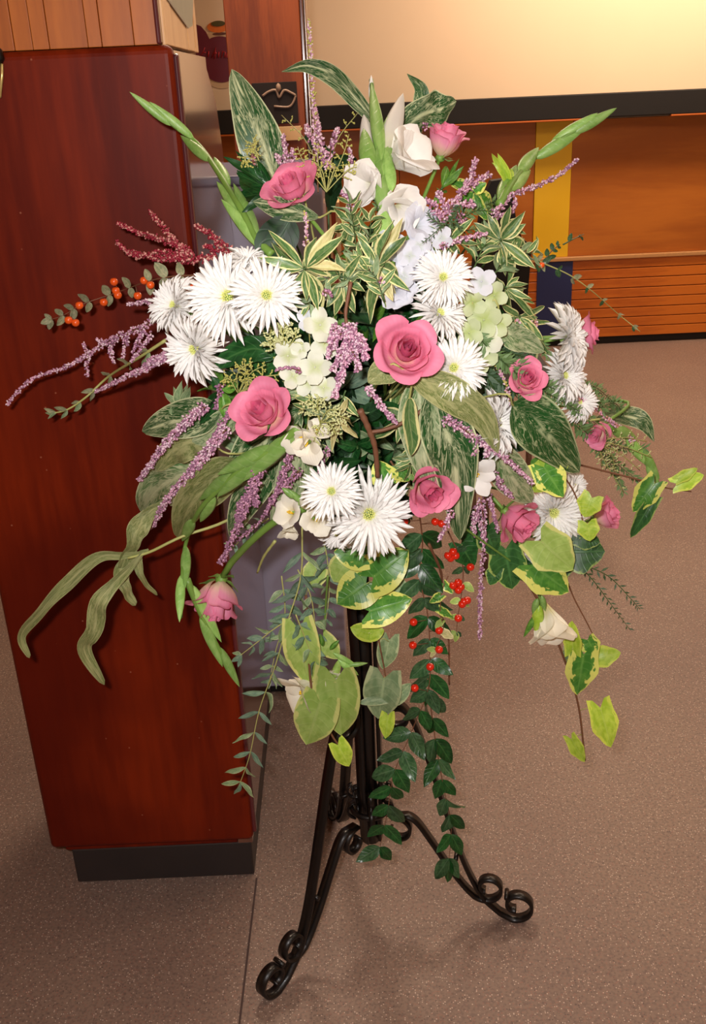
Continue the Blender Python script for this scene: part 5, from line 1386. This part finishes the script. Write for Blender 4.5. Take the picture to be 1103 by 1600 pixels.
ivy([(575, 790, 1.30), (586, 860, 1.32), (585, 940, 1.33), (592, 1000, 1.33), (603, 1060, 1.33), (612, 1120, 1.33), (600, 1150, 1.33)],
    [(568, 868, 522, 862, 46, 'ivy'), (583, 902, 636, 862, 62, 'ivy', .01), (572, 912, 526, 944, 58, 'ivy', .01), (577, 955, 643, 938, 50, 'ivy', .012), (577, 990, 548, 980, 26, 'ivy_lime'), (578, 990, 600, 985, 24, 'ivy_lime'),
     (590, 905, 640, 925, 44, 'sage', -.02), (600, 1060, 590, 1130, 54, 'sage', .0), (606, 1118, 602, 1155, 22, 'ivy_lime'), (620, 1090, 640, 1070, 22, 'sage'), (608, 1000, 598, 1050, 30, 'sage', -.02), (540, 880, 520, 910, 40, 'ivy_pale', -.01), (600, 1092, 560, 1098, 16, 'sage')],
    'ivy trail with big yellow-edged heart leaves hanging in front of the stand pole', shape='heart')
ivy([(478, 930, 1.34), (482, 1020, 1.32), (490, 1090, 1.31), (518, 1148, 1.31), (534, 1170, 1.31)],
    [(468, 985, 482, 1078, 52, 'ivy_pale'), (525, 1062, 532, 1152, 68, 'ivy_pale', .0), (500, 1098, 478, 1166, 62, 'ivy_pale', .01), (528, 1164, 548, 1200, 28, 'ivy_lime', .01), (505, 1000, 530, 1030, 30, 'ivy_pale', -.02), (495, 890, 480, 920, 36, 'ivy_pale', -.02)],
    'ivy trail with large pale lime leaves on a brown stem, lower left of the pole', r=.0024, shape='heart')
ivy([(745, 800, 1.33), (785, 862, 1.34), (820, 905, 1.34), (850, 955, 1.35), (872, 1005, 1.35), (892, 1060, 1.36), (905, 1110, 1.36), (914, 1188, 1.36)],
    [(845, 845, 896, 892, 62, 'ivy_pale', .02), (832, 882, 890, 926, 58, 'ivy', .02), (790, 858, 800, 926, 52, 'ivy_dark', -.0), (775, 890, 765, 915, 24, 'ivy_dark'), (912, 1022, 902, 1088, 46, 'ivy', .0), (895, 1015, 894, 972, 26, 'ivy_lime'),
     (938, 1106, 956, 1170, 38, 'ivy_lime', .0), (893, 1155, 914, 1192, 20, 'ivy_lime'), (810, 880, 830, 910, 30, 'laurel', -.01), (898, 1040, 885, 1000, 24, 'sage', -.01)],
    'longest ivy trail at the right, with sparse lime leaves at its end', r=.0026)
ivy([(850, 850, 1.36), (878, 890, 1.36), (897, 935, 1.37), (918, 975, 1.37), (936, 1012, 1.37)],
    [(888, 862, 946, 862, 60, 'ivy_dark', .0), (905, 840, 938, 848, 30, 'ivy_dark', .0), (930, 1028, 970, 1020, 30, 'ivy_lime'), (928, 1026, 908, 1030, 20, 'ivy_pale'), (918, 1000, 932, 1024, 28, 'ivy'), (880, 890, 860, 912, 26, 'ivy_dark')],
    'ivy trail with dark glossy leaves behind the longest right trail')
ivy([(860, 715, 1.36), (920, 730, 1.38), (1000, 750, 1.39), (1040, 762, 1.39), (1080, 768, 1.39)],
    [(1058, 756, 1100, 742, 26, 'ivy_lime', .0), (1060, 748, 1090, 732, 16, 'ivy_lime', .01), (1022, 756, 988, 800, 34, 'ivy'), (1018, 786, 984, 842, 22, 'ivy_dark')],
    'ivy shoot pointing straight right with a lime leaf at its tip', r=.0018)
ivy([(832, 700, 1.30), (850, 720, 1.30), (885, 750, 1.32), (905, 790, 1.33), (912, 830, 1.33)],
    [(862, 728, 835, 770, 46, 'ivy_lime'), (850, 730, 880, 778, 44, 'ivy', .01), (925, 778, 912, 808, 34, 'ivy_lime', .01), (918, 818, 922, 846, 30, 'ivy_lime', .01), (850, 722, 832, 745, 30, 'fresh', -.01)],
    'ivy with lime yellow leaves above the lower right chrysanthemum')
ivy([(610, 720, 1.25), (622, 738, 1.25), (640, 755, 1.25)], [(604, 752, 590, 722, 40, 'ivy', .01), (618, 728, 640, 752, 30, 'ivy', .01)], 'variegated ivy leaf curled above the low middle rose')
ivy([(740, 830, 1.34), (745, 860, 1.34), (735, 890, 1.34)], [(735, 800, 738, 860, 50, 'laurel'), (760, 830, 775, 868, 40, 'ivy_dark'), (720, 850, 742, 888, 36, 'laurel')], 'dark green leaves behind the red berry clusters', name='dark_leaf_sprig')

# ---- feathery foliage and seed sprays
seed_spray((510, 300), [(440, 180), (470, 250), (545, 210), (560, 175), (500, 225), (525, 260), (560, 260), (465, 230)], 'yellow-green seed spray under the tallest heather spike', 'seed', .01)
seed_spray((372, 615), [(415, 570), (440, 585), (395, 565), (425, 605), (375, 570), (440, 612), (405, 610), (350, 590)], 'yellow-green seed spray between the left chrysanthemum and the left rose', 'seed', .03)
seed_spray((442, 555), [(425, 515), (440, 508), (460, 520), (420, 535), (450, 500), (432, 525)], 'cream umbel cluster under the left chrysanthemums', 'umbel', .05, bead=3.6)
seed_spray((500, 660), [(470, 640), (480, 625), (500, 620), (530, 640), (545, 655), (490, 690), (525, 680)], 'cream umbel cluster in the centre beside the white florets', 'umbel', .05, bead=3.2)
seed_spray((405, 252), [(395, 240), (388, 262), (400, 225)], 'small yellow seed sprig beside the tall marbled leaf', 'seed', .03)
seed_spray((930, 690), [(1000, 735), (975, 770), (1010, 690), (960, 740), (940, 730), (1018, 715)], 'pale grassy seed spray at the right edge', 'umbel', .0, bead=2.0)
fine_sprig([(740, 520), (780, 560), (830, 600), (900, 640), (955, 680)], 'feathery green sprig lying across the right-hand rose', 22, 'conifer', .03, side=[[(780, 560), (820, 575), (860, 600)], [(800, 575), (830, 620), (880, 650)], [(830, 600), (870, 610), (905, 650)]], dens=1.3)
fine_sprig([(740, 560), (770, 590), (800, 610), (850, 650)], 'feathery green sprig below the half covered rose', 24, 'conifer_dark', .01, side=[[(750, 570), (780, 620), (820, 650)], [(760, 540), (790, 550), (830, 560)]], dens=1.3)
fine_sprig([(780, 520), (810, 510), (840, 530), (860, 560)], 'fuzzy green sprig in front of the blue stripe', 24, 'conifer', .0, side=[[(790, 520), (820, 540), (840, 580)], [(770, 510), (800, 540), (815, 570)]], dens=1.4)
fine_sprig([(720, 320), (700, 345), (660, 380)], 'dark twiggy sprig over the white petals at the upper right', 13, 'conifer_dark', .05, side=[[(690, 350), (672, 340), (668, 330)], [(700, 345), (715, 350), (722, 362)]])
fine_sprig([(890, 650), (930, 690), (970, 730), (1010, 760)], 'feathery sprig trailing down to the right edge', 20, 'conifer', .0, side=[[(900, 665), (950, 720), (975, 770)], [(920, 680), (970, 700), (1010, 700)], [(930, 640), (960, 630), (975, 650)]])
fine_sprig([(900, 600), (930, 605), (960, 630)], 'small pale feathery tip right of the small chrysanthemum', 18, 'conifer', .0, side=[[(910, 600), (930, 620), (945, 640)]])
fine_sprig([(890, 870), (925, 905), (955, 945), (985, 985)], 'wispy sprig hanging over the plain floor at the right', 16, 'conifer_dark', -.01, side=[[(905, 880), (950, 900), (985, 935), (1000, 952)]], dens=.6)
fine_sprig([(660, 350), (710, 345), (760, 320), (800, 300)], 'feathery green sprig behind the right heather cluster', 18, 'conifer', -.01, side=[[(680, 350), (720, 360), (760, 355)], [(700, 345), (740, 330), (775, 330)]])
fine_sprig([(440, 780), (470, 760), (490, 740)], 'dark feathery sprig behind the low middle chrysanthemums', 18, 'conifer_dark', -.01)
fine_sprig([(590, 330), (585, 300), (570, 250)], 'green feathery sprig behind the gladiolus blooms', 16, 'conifer', -.02)
sprig([(258, 532), (215, 560), (170, 588), (135, 620), (105, 640), (80, 646)], 'dry grey-green leafy tip curling at the far left under the mauve heather', None, 7, 30, 10, 'lance', ('coto_dry', 'sage'), 28, name='dry_leaf_branch', stem_mat='stem_pale', stem_r=.0026)

# ---- filler deep inside: shoots radiating from the foam between and behind the named flowers
def filler(i):
    a = RND.uniform(0, 2 * math.pi); q = math.sqrt(RND.uniform(0.02, 1.0))
    px = 575 + 255 * q * math.cos(a); py = 590 + 235 * q * math.sin(a)
    Yt = D(px, py) + 0.035 + RND.uniform(0, .07)
    tip = W(px, py, Yt); base = CORE + (tip - CORE) * 0.35
    C = catmull([base, base.lerp(tip, .5) + Vector((0, 0, .01)), tip], 5)
    root = thing('filler_shoot', base, 'green leafy shoot deep inside the arrangement between and behind the flowers', 'foliage', 'inner leafy shoots')
    mb = MB(); mb.tube([CORE] + C, .0014, 5); mb.build('stem', MT['stem_dark'], root)
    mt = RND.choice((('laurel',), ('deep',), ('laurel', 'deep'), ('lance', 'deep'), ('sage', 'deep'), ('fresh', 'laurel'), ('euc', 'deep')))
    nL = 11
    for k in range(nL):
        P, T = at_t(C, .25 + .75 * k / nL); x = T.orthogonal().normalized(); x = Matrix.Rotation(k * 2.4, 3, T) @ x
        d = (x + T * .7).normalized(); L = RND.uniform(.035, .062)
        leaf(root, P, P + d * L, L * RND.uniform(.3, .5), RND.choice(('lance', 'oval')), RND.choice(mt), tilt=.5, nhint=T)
for i in range(96): filler(i)
